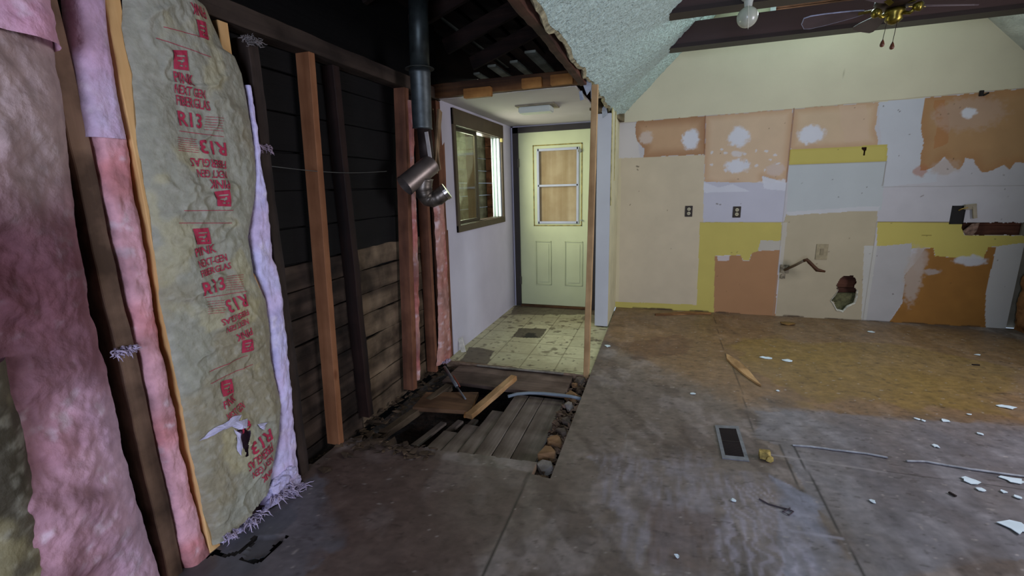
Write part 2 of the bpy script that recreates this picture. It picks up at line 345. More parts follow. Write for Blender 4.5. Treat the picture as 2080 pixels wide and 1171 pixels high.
# gable window high behind the beams
b = MB(); x0, z0, x1, z1 = GWIN
for q in (((x0-.05, YK-.02, z0-.05), (x1+.05, YK+.05, z0)), ((x0-.05, YK-.02, z1), (x1+.05, YK+.05, z1+.05)), ((x0-.05, YK-.02, z0), (x0, YK+.05, z1)), ((x1, YK-.02, z0), (x1+.05, YK+.05, z1))): b.box(*q)
struct('window_2', b.v, b.f, mat('white_frame', '#d8dcdc', .6))
# torn paper lips of the wall holes
def lip(poly, wd, name, label, seed):
    r_ = random.Random(seed); n = len(poly); v = []; f = []; cx_ = sum(p[0] for p in poly)/n; cz_ = sum(p[1] for p in poly)/n; K = 5*n
    for i in range(K):
        a = poly[(i//5) % n]; c = poly[(i//5+1) % n]; t = (i % 5)/5; x = a[0]*(1-t)+c[0]*t; z = a[1]*(1-t)+c[1]*t
        o = 1+r_.uniform(.4, 1)*wd; v += [(x, YK-.002, z), (cx_+(x-cx_)*o, YK-.006-r_.uniform(0, .006), cz_+(z-cz_)*o), (cx_+(x-cx_)*.96, YK+.012, cz_+(z-cz_)*.96)]
    for i in range(5*(n-1)): j = i+1; f += [(i*3, j*3, j*3+1, i*3+1), (i*3, i*3+2, j*3+2, j*3)]
    o = mk(name, v, f, EDGEW); return tag(o, label, 'torn drywall')
lip([HOLE1[i] for i in range(6, 17)], .12, 'torn_drywall_edge', 'white torn drywall rim around the lower right wall hole', 3)
# ------------------------------------------------------------------ floor
FP = lambda x, y: tuple(pt(x, y, 2, 0)[:2])
def FPL(*a): return [FP(a[i], a[i+1]) for i in range(0, len(a), 2)]
fx = np.unique(np.concatenate([np.arange(-2.0, -1.8, .02), np.arange(-1.8, 3.46, .0105), [-.49, -.60, 3.46]])); fy = np.concatenate([np.linspace(-2.5, .3, 15), np.arange(.32, 3.2, .0085), np.arange(3.2, 5.64, .012)])
FX, FY = np.meshgrid(fx, fy, indexing='ij')
n1 = fbm(FX, FY, 1.6, 6, 1); n2 = fbm(FX*1.5, FY*.9, 5, 6, 11); n3 = fbm(FX*14, FY*3.2, 3, 5, 21); n4 = fbm(FX, FY, 24, 4, 31)
n5 = fbm(FX+FY*.7, FY*.35-FX*.3, 7, 5, 41)
def mix(a, b_, t): return a*(1-t[..., None])+np.array(b_)*t[..., None]
fc = np.zeros(FX.shape+(3,)); fc[:] = hexc('#6e625a')
fc = mix(fc, hexc('#54453d'), sstep(.42, .62, n1)*.8)
fc = mix(fc, hexc('#857a76'), sstep(.5, .68, n2)*.7)
fc = mix(fc, hexc('#4a3c36'), sstep(.54, .68, n5)*.55)
def fmask(poly, amp=.05, s=5, seed=3, soft=True):
    jx = (fbm(FX, FY, s, 5, seed)-.5)*2; jy = (fbm(FX, FY, s, 5, seed+9)-.5)*2; t = 0
    for k, a in enumerate((.4, .9, 1.4, 2.0, 2.7)): t = t+inpoly(FX+jx*amp*a, FY+jy*amp*a, poly)*.2
    return t
# orange-brown band towards the kitchen wall, warm light put into the colour
for sd in range(7):
    mk_ = fmask(FPL(1225,690, 1250,620, 1450,632, 1760,650, 2060,690, 2200,760, 2140,868, 1900,850, 1720,838, 1600,825, 1560,800, 1500,830, 1440,795, 1330,740), .08+.07*sd, 2.2+sd*.4, 3+sd*5)
    fc = mix(fc, hexc('#80603a'), mk_*.15*(.5+n2))
m = fmask(FPL(1460,700, 1560,690, 1800,700, 2030,740, 2060,850, 1880,830, 1640,815, 1560,770), .15, 3, 25); fc = mix(fc, hexc('#7c6328'), m*(.25+.5*n1))
m = fmask(FPL(1250,700, 1390,680, 1400,720, 1290,730), .08, 6, 33); fc = mix(fc, hexc('#4f3020'), m*.45)
# greyer worn sheets in front, bluish daylight sheen put into their colour
m = fmask(FPL(1530,835, 1800,845, 2100,872, 2300,1100, 1760,1190, 1580,905, 1540,890), .06, 4, 27); fc = mix(fc, hexc('#74757f'), m*(.2+.5*n2))
m = fmask(FPL(1200,930, 1420,945, 1560,960, 1690,1180, 1330,1190, 1260,1080), .12, 4, 29); fc = mix(fc, hexc('#857e85'), m*(.15+.6*sstep(.3, .7, n3)))
m = fmask(FPL(1560,960, 1640,1010, 1760,1180, 1600,1190), .05, 4, 30); fc = mix(fc, hexc('#8a91a8'), m*(.1+.5*n5))
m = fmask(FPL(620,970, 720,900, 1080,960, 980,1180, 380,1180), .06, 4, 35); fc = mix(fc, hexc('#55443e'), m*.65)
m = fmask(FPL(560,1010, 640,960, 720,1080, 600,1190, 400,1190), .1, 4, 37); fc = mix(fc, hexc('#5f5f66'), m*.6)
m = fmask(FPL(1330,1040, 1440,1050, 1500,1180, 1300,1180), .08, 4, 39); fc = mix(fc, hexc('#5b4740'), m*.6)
# plywood grain showing on the worn sheet
gr = np.sin((FX*150+FY*30+fbm(FX, FY, 5, 3, 51)*36))*.5+.5
m = fmask(FPL(1440,1000, 1560,980, 1660,1180, 1480,1190), .1, 5, 43); fc = mix(fc, hexc('#a9a2b4'), m*sstep(.6, .9, gr)*.3)
# specks and scuffs
fc = mix(fc, hexc('#2f2521'), sstep(.68, .8, fbm(FX*.6, FY*1.2, 40, 4, 31))*.5); fc = mix(fc, hexc('#a79e98'), sstep(.80, .86, fbm(FX*.7, FY, 45, 3, 61))*.5)
stk = fbm(FX*.5+FY*.25, FY*1.4-FX*.4, 34, 4, 63); fc *= (1+(stk-.5)*.45)[..., None]
fc *= (1+(fbm(FX, FY, 55, 3, 71)-.5)*.35)[..., None]
def fl(x0,y0,x1,y1,wd=.003,c='#1d1714',a=.85,wob=.004):
    jx = (fbm(FX, FY, 8, 3, 81)-.5)*wob*2; d = distseg(FX+jx,FY,FP(x0,y0),FP(x1,y1)); k=(1-sstep(wd*.6,wd*1.9,d))*a; 
    global fc; fc = mix(fc, hexc(c), k)
fl(1075,961,975,1185,.0045); fl(1449,640,1470,715,.003,a=.6); fl(1470,715,1495,760,.003,a=.6); fl(1495,760,1535,895,.003,a=.6)
fl(1582,903,1654,1068,.003); fl(1610,905,1760,1180,.0035); fl(1535,893,1588,899,.004,'#3a3030',.6)
fl(1560,923,1800,960,.006,'#8d8788',.6); fl(1800,958,2080,995,.003,'#332b2a',.7); fl(1605,1078,1710,1095,.006,'#8f8c98',.6)
fl(1780,668,1900,730,.002,'#57483a',.5); fl(1890,835,2060,865,.003,'#4a3d30',.6)
fl(1272,882,1272,925,.003,'#8b8580',.5); fl(1272,880,1360,880,.003,'#8b8580',.4)
PIT = [(-1.80, 2.045), (-1.66, 2.10), (-.61, 2.17), (-.60, 2.05), (-.49, 2.05), (-.49, 5.7), (-2.1, 5.7), (-2.1, 1.75), (-1.83, 1.75)]
cx = (FX[:-1, :-1]+FX[1:, 1:])/2; cy = (FY[:-1, :-1]+FY[1:, 1:])/2
jj = (fbm(cx, cy, 12, 4, 91)-.5)
pit = inpoly(cx, cy+jj*.03, [(-2.1, 2.075), (-1.66, 2.10), (-.605, 2.165), (-.605, 2.05), (-.495, 2.05), (-.495, 5.7), (-2.1, 5.7)]) | inpoly(cx+jj*.03, cy, [(-2.1, 1.72), (-1.84, 1.70), (-1.79, 2.1), (-2.1, 2.1)])
def crack(pts, wd):
    d = np.full(cx.shape, 9.); P_ = [FP(*p) for p in pts]
    for a, b_ in zip(P_[:-1], P_[1:]): d = np.minimum(d, distseg(cx, cy, a, b_))
    return d < wd*(.5+1.3*fbm(cx, cy, 25, 3, 95))
pit |= crack([(583,1090), (560,1105), (543,1128), (525,1143), (492,1136)], .009) | crack([(518,1092), (505,1108), (480,1126), (455,1130), (438,1122)], .008) | crack([(436,1126), (415,1135)], .006)
lev = np.zeros(FX.shape)
m = inpoly(FX, FY, FPL(518,1092, 583,1088, 545,1130, 490,1138)); lev[m] = -.012
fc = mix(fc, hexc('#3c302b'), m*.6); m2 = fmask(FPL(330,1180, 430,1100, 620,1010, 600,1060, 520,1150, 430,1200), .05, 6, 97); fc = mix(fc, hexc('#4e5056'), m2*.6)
lev += (fbm(FX, FY, 3, 3, 99)-.5)*.004
FLOORM = mat('worn_plywood', rough=.5, attr=True, var=.22, scale=14, bump=.22, bscale=38, bdist=.006, spec=.45, stretch=(1, .7, 1))
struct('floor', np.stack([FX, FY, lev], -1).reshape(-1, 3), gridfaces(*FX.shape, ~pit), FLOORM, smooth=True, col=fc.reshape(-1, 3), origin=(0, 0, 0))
# exposed edge of the subfloor round the pit
SUBE = wood('subfloor_edge', '#a58c74', '#6a5545', axis='y', knots=False)
b = MB(); b.box((-.494, 2.05, -.05), (-.45, 5.6, -.004)); b.box((-.604, 2.01, -.05), (-.49, 2.046, -.004)); b.box((-.64, 2.05, -.05), (-.607, 2.17, -.004))
b.bar((-1.66, 2.075, -.028), (-.62, 2.14, -.028), (0, 0, 1), .044, .035, 20, .004)
struct('trim_1', b.v, b.f, SUBE)
DIRT = mat('crawl_dirt', '#3a2c24', 1, var=.4, scale=18, bump=1, bscale=40, bdist=.02)
gx, gy = np.meshgrid(np.arange(-2.1, -.3, .02), np.arange(1.0, 5.6, .02), indexing='ij')
gz = -.34+fbm(gx, gy, 5, 4, 2)*.12
struct('floor_crawlspace', np.stack([gx, gy, gz], -1).reshape(-1, 3), gridfaces(*gx.shape), DIRT, smooth=True)
# ------------------------------------------------------------------ pit: old grey planks, dirt board, tiled entry floor
OLDP = wood('old_grey_planks', '#968a80', '#62564e', dirt=.6, axis='y', knots=False, bump=.5)
ZP = -.08
edges = [-1.36, -1.25, -1.14, -1.03, -.92, -.80, -.64]
far = [2.50, 2.62, 2.86, 3.1, 3.1, 3.1]
for i in range(6):
    b = MB(); b.bar(((edges[i]+edges[i+1])/2, 2.13, ZP-.011), ((edges[i]+edges[i+1])/2, far[i], ZP-.011+(.0 if i > 2 else -.03)), (1, 0, 0), edges[i+1]-edges[i]-.006, .022, 24, .003, seed=i)
    lab = ['short broken grey floor plank beside the dark hole', 'second grey plank from the hole, snapped short', 'third grey plank from the hole, ending under the broken board', 'grey floor plank in the middle of the sunken patch', 'wide grey floor plank, second from the rubble trench', 'dark grey floor plank beside the rubble trench'][i]
    tag(b.build('floor_plank', OLDP), lab, 'floor plank', 'old grey planks in the sunken patch')
# narrow slats over the hole
for i, (a, c) in enumerate((((880,905), (935,865)), ((905,915), (965,862)), ((840,908), (900,868)))):
    p = pt(*a, 2, -.16); q = pt(*c, 2, -.16)
    b = MB(); b.bar((p[0], p[1], -.16), (q[0]-.02, q[1]+.05, -.16), (1, 0, 0), .05, .02, 14, .003, seed=i+20)
    tag(b.build('broken_board', OLDP), ['grey slat in the hole, the middle one', 'grey slat in the hole nearest the old planks', 'grey slat in the hole nearest the stud wall'][i], 'slat', 'slats inside the floor hole')
DB = wood('dirty_board', '#77645a', '#4c3d36', axis='x', knots=False, bump=.4)
b = MB(); b.bar((-1.66, 3.28, -.05), (-.64, 3.28, -.05), (0, 1, 0), .37, .03, 24, .006, seed=3)
tag(b.build('dirty_board', DB), 'wide dirt-covered board in front of the tiled entry floor', 'board')
b = MB(); a = [pt(*p, 2, -.03) for p in ((838,828), (866,797), (972,797), (955,835))]
b.prism([Vector(p) for p in a], (0, 0, -.03)); 
tag(b.build('loose_plank', wood('loose_plank_wood', '#7a5a40', '#4c3526', axis='x', knots=False)), 'flat brown plank bridging the dark hole in the floor', 'plank')
b = MB(); p = pt(1000,820, 2, -.02); p0 = pt(952,846, 2, -.03); p1 = pt(1045,776, 2, .0)
b.bar((p0[0], p0[1], -.03), (p1[0], p1[1], .035), (0, 0, 1), .04, .055, 22, .006, seed=6)
bb = tag(b.build('broken_stud', wood('broken_pine', '#cba678', '#9a7044', axis='y', knots=False)), 'broken pine stud lying across the sunken floor planks', 'lumber')
b = MB(); p2 = pt(955,848, 2, -.05); b.bar((p2[0]-.02, p2[1]+.01, -.055), (p1[0]-.25, p1[1]-.28, -.04), (0, 0, 1), .02, .06, 12, .006, seed=16)
tag(b.build('wood_splinter', wood('splinter_orange', '#a87440', '#6e4322', axis='y', knots=False)), 'orange-brown splinter tucked along the broken pine stud', 'wood splinter')
# tiled entry
TZ = -.015
tx = np.arange(-1.80, -.486, .008); ty = np.arange(3.46, 5.5, .008); TX, TY = np.meshgrid(tx, ty, indexing='ij')
S_ = .305; u = (TX+1.72)/S_; v_ = (TY-3.50)/S_; fu = u-np.floor(u); fv = v_-np.floor(v_)
tcx = np.zeros(TX.shape+(3,)); tcx[:] = hexc('#bdb793'); t_id = _h(np.floor(u), np.floor(v_), 5)
tcx *= (.9+.2*t_id)[..., None]; g = fbm(TX, TY, 4, 6, 3)
tcx = mix(tcx, hexc('#9a8d6c'), sstep(.42, .6, g)*.4); tcx = mix(tcx, hexc('#5a4a34'), sstep(.64, .76, fbm(TX, TY, 11, 5, 13))*.7)
gr_ = np.minimum(np.minimum(fu, 1-fu), np.minimum(fv, 1-fv)); tcx = mix(tcx, hexc('#6d6145'), (1-sstep(.008, .018, gr_))*.8)
tp = lambda *a: [tuple(pt(a[i], a[i+1], 2, TZ)[:2]) for i in range(0, len(a), 2)]
def tm(poly, amp, s, sd): return inpoly(TX+(fbm(TX, TY, s, 4, sd)-.5)*amp*2, TY+(fbm(TX, TY, s, 4, sd+7)-.5)*amp*2, poly)
tcx = mix(tcx, hexc('#463b2e'), tm(tp(1040,685, 1055,667, 1110,668, 1098,687), .02, 12, 4)*.9); tcx = mix(tcx, hexc('#15100d'), tm(tp(1062,686, 1070,676, 1090,678, 1088,688), .04, 14, 6)*.9)
tcx = mix(tcx, hexc('#55473a'), tm(tp(925,745, 955,705, 1005,712, 985,745), .03, 8, 8)*.85)
tcx = mix(tcx, hexc('#55473a'), tm(tp(1030,640, 1045,622, 1215,628, 1215,640), .05, 8, 9)*.8)
tcx = mix(tcx, hexc('#5f5140'), tm(tp(1180,650, 1195,628, 1240,640, 1225,665), .06, 8, 19)*.6)
tcx = mix(tcx, hexc('#3a2c20'), sstep(.70, .78, fbm(TX, TY, 26, 4, 33))*.7)
ek = mat('vinyl_tile', rough=.55, attr=True, var=.1, scale=20, bump=.1, bscale=30, bdist=.004, spec=.35)
cxx = (TX[:-1, :-1]+TX[1:, 1:])/2; cyy = (TY[:-1, :-1]+TY[1:, 1:])/2
struct('floor_entry', np.stack([TX, TY, np.full(TX.shape, TZ)], -1).reshape(-1, 3), gridfaces(*TX.shape, cyy+(fbm(cxx, cyy, 9, 4, 7)-.5)*.05 > 3.475), ek, smooth=True, col=tcx.reshape(-1, 3))
b = MB(); b.box((-1.80, 3.46, -.07), (-.52, 5.5, TZ-.002)); struct('trim_2', b.v, b.f, SUBE)
b = MB(); b.bar((-1.5, 3.455, -.022), (-.72, 3.455, -.022), (0, 1, 0), .03, .012, 30, .004, seed=9); tag(b.build('threshold_strip', mat('pale_strip', '#8d8478', .7, var=.25, scale=20)), 'pale ragged strip along the front edge of the entry tiles', 'trim strip')
# ------------------------------------------------------------------ left wall: sheathing and framing
XS = -1.80
b1 = MB(); b2 = MB(); b3 = MB(); rnd = random.Random(3)
z = -.12; k = 0
while z < 1.06:
    hgt = .155+rnd.uniform(-.01, .02)
    b1.bar((XS-.125+rnd.uniform(-.012, .004), .0, z+hgt/2), (XS-.125, 2.37, z+hgt/2), (0, 0, 1), hgt-.008, .02, 50, .008, seed=k); b3.bar((XS-.12, 2.375, z+hgt/2+.01), (XS-.125+rnd.uniform(-.012, .004), 3.72, z+hgt/2+.01), (0, 0, 1), hgt-.008, .022, 40, .010, seed=k+40); z += hgt; k += 1
struct('wall_left_planks', b3.v, b3.f, wood('pale_old_planks', '#85715a', '#3d3025', axis='y', knots=False, bump=.8, dirt=.3, scale=7))
struct('wall_left_boards', b1.v, b1.f, wood('siding_boards', '#54453a', '#261d17', axis='y', knots=False, bump=.7, dirt=.3))
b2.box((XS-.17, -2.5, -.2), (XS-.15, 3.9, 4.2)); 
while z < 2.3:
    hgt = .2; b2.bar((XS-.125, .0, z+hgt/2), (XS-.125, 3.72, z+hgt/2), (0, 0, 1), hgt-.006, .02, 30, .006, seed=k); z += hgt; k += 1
struct('wall_left', b2.v, b2.f, wood('shaded_cavity_boards', '#0b0807', '#050403', axis='y', knots=False, bump=.5))  # near-black board colour holds the shade of the wall cavity
def stud(ya, yb, z0, z1, w, m, label, name='wall_stud', dx=0, jit=.002, dep=.09, seed=0, yt=None, ytb=None, dxt=0, parts=None):
    """stud whose front edge spans ya..yb at the bottom"""
    yt = ya if yt is None else yt
    b = MB(); d = dep; b.bar((XS-d/2+dx, (ya+yb)/2, z0), (XS-d/2+dx+dxt, yt+(yb-ya)/2, z1), (0, 1, 0), yb-ya, d, 40, jit, seed=seed)
    o = b.build(name, m); return tag(o, label, 'wall stud', 'studs of the opened left wall')
stud(.985, 1.042, 0, 2.22, 0, BROWN, 'brown stained stud between the big pink batt and the pink strip', jit=.006, seed=1)
stud(1.145, 1.195, 0, 2.22, 0, PINE, 'bright yellow pine stud left of the paper-faced batt', dx=.018, seed=2, yt=1.166)
stud(1.575, 1.625, 0, 2.22, 0, PINE, 'yellow pine stud peeking out right of the paper-faced batt', dx=-.0, seed=3, yt=1.60)
stud(1.69, 1.75, -.02, 2.2, 0, DARK, 'rough dark old stud beside the pink strip', jit=.008, dx=.0, seed=4, yt=1.735)
stud(2.0, 2.045, 0, 2.24, 0, FIR, 'tall orange pine stud standing alone before the dark cavity', seed=5, yt=2.125)
stud(2.345, 2.40, .0, 2.22, 0, wood('dark_reddish', '#2e1912', '#160c09', knots=False), 'dark reddish stud deep in the shaded wall section', jit=.005, dx=-.03, seed=6)
stud(2.87, 2.93, -.04, 2.24, 0, REDFIR, 'reddish stud with chewed edge left of the metal duct', jit=.003, dx=.0, seed=7, yt=3.07)
stud(3.29, 3.33, -.06, 2.22, 0, REDFIR, 'thin brown stud between the duct and the pink-stained stud', dx=-.02, seed=8, yt=3.36)
stud(3.47, 3.60, -.06, 2.22, 0, REDFIR, 'stud with pink insulation residue at the corner of the white hallway wall', dx=.0, seed=9, yt=3.55)
# pink residue on two studs: thin lumpy strips
PINKM = mat('pink_fibreglass', rough=1, attr=True, var=.2, scale=22, bump=.5, bscale=55, bdist=.010, spec=.05)
def batt(name, left, right, z0, z1, xb, bulge, amp, colf, nu=60, nv=260, seed=0, fine=.009, rag=.008, parent=None, mat_=None, edge_in=.06, sharp=2.0):
    """left / right: lists of (Y, Z) outline points"""
    L_ = sorted(left, key=lambda p: p[1]); R_ = sorted(right, key=lambda p: p[1])
    zz = np.linspace(z0, z1, nv); yl = np.interp(zz, [p[1] for p in L_], [p[0] for p in L_]); yr = np.interp(zz, [p[1] for p in R_], [p[0] for p in R_])
    yl = yl+(fbm(zz, zz*0, 14, 4, seed)-.5)*rag*2; yr = yr+(fbm(zz, zz*0, 14, 4, seed+3)-.5)*rag*2
    U = np.linspace(0, 1, nu)[:, None]; Yv = yl*(1-U)+yr*U; Zv = np.broadcast_to(zz, Yv.shape)
    prof = 1-np.abs(2*U-1)**(2*sharp)
    Xv = xb-edge_in+(edge_in+bulge)*prof**.5 + (fbm(Yv, Zv, 4, 5, seed+5)-.5)*amp*2*prof + (fbm(Yv*1.0, Zv*.5, 40, 3, seed+6)-.5)*fine*2
    c = colf(Yv, Zv, U+0*Yv)
    o = mk(name, np.stack([Xv, Yv, Zv], -1).reshape(-1, 3), gridfaces(nu, nv), mat_ or PINKM, parent, smooth=True, col=c.reshape(-1, 3)); return o
def LP(X, *a): return [(lambda p: (p[1], p[2]))(pt(a[i], a[i+1], 0, X)) for i in range(0, len(a), 2)]
def pinkcol(seed, top='#e3b5cd', mid='#d28c96', dark='#8a5a5c', dz=None, grime_shade=0.):
    def f(Y, Z, U):
        c = np.zeros(Y.shape+(3,)); c[:] = hexc(top); a = fbm(Y, Z, 5, 5, seed); c = mix(c, hexc(mid), sstep(.35, .68, a)*.8)
        b_ = fbm(Y*1.0, Z*.6, 9, 5, seed+4); c = mix(c, hexc(dark), sstep(.5, .8, b_)*.55)
        if dz: t = sstep(dz[0], dz[1], Z+(a-.5)*.4); c = mix(c, hexc(dz[2]), (1-t)*dz[3])
        c = mix(c, hexc('#e6dae2'), sstep(.6, .85, fbm(Y, Z, 22, 4, seed+8))*.4)
        if grime_shade: c = mix(c, hexc('#5a4340'), sstep(.55, .7, fbm(Y, Z, 3.3, 4, seed+20))*grime_shade)
        return c
    return f
# big pink batt, far left; dim light and shade put into its dirty colours
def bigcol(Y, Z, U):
    c = pinkcol(11, '#c094a0', '#b0808a', '#7c565c', grime_shade=.35)(Y, Z, U); c = mix(c, hexc('#4e3436'), sstep(.45, .7, fbm(Y*1.2, Z*.8, 2.4, 4, 77))*.7); c = mix(c, hexc('#cbb3ca'), sstep(1.15, .8, Z+(fbm(Y, Z, 4, 4, 12)-.5)*.4)*sstep(.72, .95, Y)*.55)
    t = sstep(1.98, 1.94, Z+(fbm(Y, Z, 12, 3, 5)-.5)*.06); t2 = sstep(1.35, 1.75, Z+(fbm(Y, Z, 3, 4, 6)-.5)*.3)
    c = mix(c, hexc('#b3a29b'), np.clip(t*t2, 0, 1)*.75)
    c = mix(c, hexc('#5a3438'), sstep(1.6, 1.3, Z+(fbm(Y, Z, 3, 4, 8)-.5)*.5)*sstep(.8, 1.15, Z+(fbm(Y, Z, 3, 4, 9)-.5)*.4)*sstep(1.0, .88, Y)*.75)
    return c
bl = [(.40, 2.3), (.40, -.02)]
br = LP(-1.80, 88,-30, 110,60, 116,138, 128,200, 140,300, 152,420, 165,520, 182,620, 215,740, 238,850, 262,960, 300,1080, 330,1171)+[(1.0, -.05)]
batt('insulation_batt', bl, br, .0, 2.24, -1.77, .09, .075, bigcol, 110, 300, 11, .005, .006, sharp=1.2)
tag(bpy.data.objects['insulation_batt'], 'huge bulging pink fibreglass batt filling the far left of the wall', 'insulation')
o = batt('insulation_batt', [(.5, 2.3), (.5, 1.9)], LP(-1.76, 88,-30, 106,40, 114,100, 108,140)+[(1.0, 1.9)], 1.94, 2.24, -1.74, .10, .05, pinkcol(51, '#dcb2c4', '#d29aae', '#b07688'), 70, 70, 51, .006, .01, edge_in=.05)
tag(o, 'light pink insulation piece bulging out at the top left corner', 'insulation')
# dark paper-faced batt at the bottom-left corner
def kcol(base='#837c66', seed=4, stain='#6c5f42'):
    def f(Y, Z, U):
        c = np.zeros(Y.shape+(3,)); c[:] = hexc(base); c = mix(c, hexc(stain), sstep(.45, .65, fbm(Y, Z, 3.5, 5, seed))*.7)
        c = mix(c, hexc('#a39f90'), sstep(.5, .75, fbm(Y, Z, 40, 3, seed+3))*.45); c = mix(c, hexc('#b7ab7c'), sstep(.58, .7, fbm(Y, Z, 6, 4, seed+8))*.35); return c
    return f
KRAFT = mat('kraft_paper', rough=.62, attr=True, var=.16, scale=30, bump=.7, bscale=60, bdist=.006, spec=.3)
o = batt('insulation_batt', [(.2, 0), (.2, 1.2)], LP(-1.66, 20,640, 48,760, 78,880, 105,1000, 130,1171), .0, 1.08, -1.70, .07, .03, kcol('#5a5344', 14, '#3a3428'), 50, 150, 31, .003, .004, mat_=KRAFT)
tag(o, 'dark brown paper-faced insulation batt in the bottom left corner', 'insulation')
# pink strip between the brown stud and the pine stud
S1L = LP(-1.80, 133,-30, 150,130, 168,280); S1R = LP(-1.80, 206,-30, 222,100, 240,200, 256,280)
o = batt('insulation_batt', S1L, S1R, 1.70, 2.24, -1.80, .035, .016, pinkcol(15, '#cfbcd6', '#cfa6bd', '#b48ea4'), 40, 120, 15, .004, .003, edge_in=.03)
tag(o, 'lavender pink insulation strip with a cleanly cut lower end', 'insulation')
S2L = LP(-1.82, 176,270, 190,330, 208,420, 235,540, 262,640, 285,760, 305,870, 325,960, 345,1060, 372,1171)+[(1.06, -.05)]
S2R = LP(-1.80, 262,270, 275,380, 296,500, 318,620, 335,730, 350,800, 372,920, 395,1010, 420,1100)+[(1.17, -.05)]
o = batt('insulation_batt', S2L, S2R, .0, 1.72, -1.82, .035, .022, pinkcol(17, '#d4a0a8', '#c98080', '#7e5a54', grime_shade=.5), 44, 220, 17, .006, .008, edge_in=.03)
tag(o, 'long salmon pink insulation strip beneath the cut lavender piece', 'insulation')
# the paper-faced batt with red print
KX = -1.775
KL = LP(KX, 246,-40, 252,0, 250,55, 262,110, 272,150, 275,240, 289,342, 306,427, 309,462, 326,604, 351,727, 376,850, 406,1004, 431,1100)
KR = LP(KX, 378,-10, 418,13, 455,100, 478,115, 492,150, 504,213, 517,299, 522,363, 517,410, 505,482, 517,561, 540,610, 550,678, 549,715, 560,770, 572,820, 568,881, 553,960, 541,1035)
kt = thing('faced_insulation_batt', 'olive paper-faced insulation batt with repeated red R13 print', 'insulation', (KX, 1.4, .02))
def ksurf(Y, Z):
    Y = np.asarray(Y, float); Z = np.asarray(Z, float)
    yl = np.interp(Z, [p[1] for p in KL][::-1], [p[0] for p in KL][::-1]); yr = np.interp(Z, [p[1] for p in KR][::-1], [p[0] for p in KR][::-1])
    U = np.clip((Y-yl)/(yr-yl), 0, 1); pr = np.clip(1-np.abs(2*U-1)**3, 0, 1)
    # puckers run down from folds, with a few diagonal creases
    w1 = (fbm(Y+.25*Z, Z*.35, 9, 4, 101)-.5)*.04; w2 = (fbm(Y, Z, 5, 3, 103)-.5)*.03
    cr = 1-np.abs(fbm(Y*.8+Z*.3, Z*1.0-Y*.4, 7, 3, 107)-.5)*2; cr = np.clip((cr-.84)/.16, 0, 1)*.010
    return KX+.035*pr**.6+(w1+w2)*pr-.006+cr*pr+(fbm(Y, Z*.7, 55, 3, 109)-.5)*.005
nu, nv = 130, 560; zz = np.linspace(.03, 2.27, nv)
yl = np.interp(zz, [p[1] for p in KL][::-1], [p[0] for p in KL][::-1]); yr = np.interp(zz, [p[1] for p in KR][::-1], [p[0] for p in KR][::-1])
yl = yl+(fbm(zz, zz*0, 10, 3, 1)-.5)*.008; yr = yr+(fbm(zz, zz*0, 12, 4, 2)-.5)*.012
U = np.linspace(0, 1, nu)[:, None]; KY = yl*(1-U)+yr*U; KZ = np.broadcast_to(zz, KY.shape)
kc = kcol('#949281', 4, '#8a7e62')(KY, KZ, U+0*KY)
ccx = (KY[:-1, :-1]+KY[1:, 1:])/2; ccz = (KZ[:-1, :-1]+KZ[1:, 1:])/2
kj = (fbm(ccx, ccz, 30, 3, 7)-.5)*.02
cut = ccz-((ccx-1.20)*.26+.02)+kj < 0
thole = inpoly(ccx+kj, ccz+kj, LP(KX, 468,872, 486,868, 500,876, 494,900, 492,925, 486,930, 480,905, 474,888))
mk('paper_facing', np.stack([ksurf(KY, KZ), KY, KZ], -1).reshape(-1, 3), gridfaces(nu, nv, ~(cut | thole)), KRAFT, kt, smooth=True, col=kc.reshape(-1, 3))
# fibreglass body behind the facing
o = batt('fibreglass_core', [(y+.01, z) for y, z in KL], [(y-.03, z) for y, z in KR], .0, 2.22, KX-.045, .03, .01, pinkcol(21, '#c9a6d0', '#b3a3cf', '#8a87b5'), 40, 160, 21, .004, .004, parent=kt)
# print
def textmesh(body, bold=.012):
    if body in ('R13', '13'): bold = .022
    cu = bpy.data.curves.new('t', 'FONT'); cu.body = body; cu.size = 1; cu.offset = bold; cu.resolution_u = 2
    o = bpy.data.objects.new('t', cu); sc.collection.objects.link(o); dg = bpy.context.evaluated_depsgraph_get()
    me = bpy.data.meshes.new_from_object(o.evaluated_get(dg)); bm = bmesh.new(); bm.from_mesh(me)
    bmesh.ops.triangulate(bm, faces=bm.faces[:])
    for _ in range(2):
        e = [q for q in bm.edges if q.calc_length() > .18]
        if e: bmesh.ops.subdivide_edges(bm, edges=e, cuts=1); bmesh.ops.triangulate(bm, faces=bm.faces[:])
    v = np.array([tuple(p.co) for p in bm.verts]); bm.verts.index_update(); f = [[q.index for q in g.verts] for g in bm.faces]
    bm.free(); bpy.data.meshes.remove(me); sc.collection.objects.unlink(o); bpy.data.objects.remove(o); bpy.data.curves.remove(cu); return v, f
TM = {}
REDINK = mat('red_ink', '#b3304a', .7, var=.22, scale=45, col2='#9c2c44')
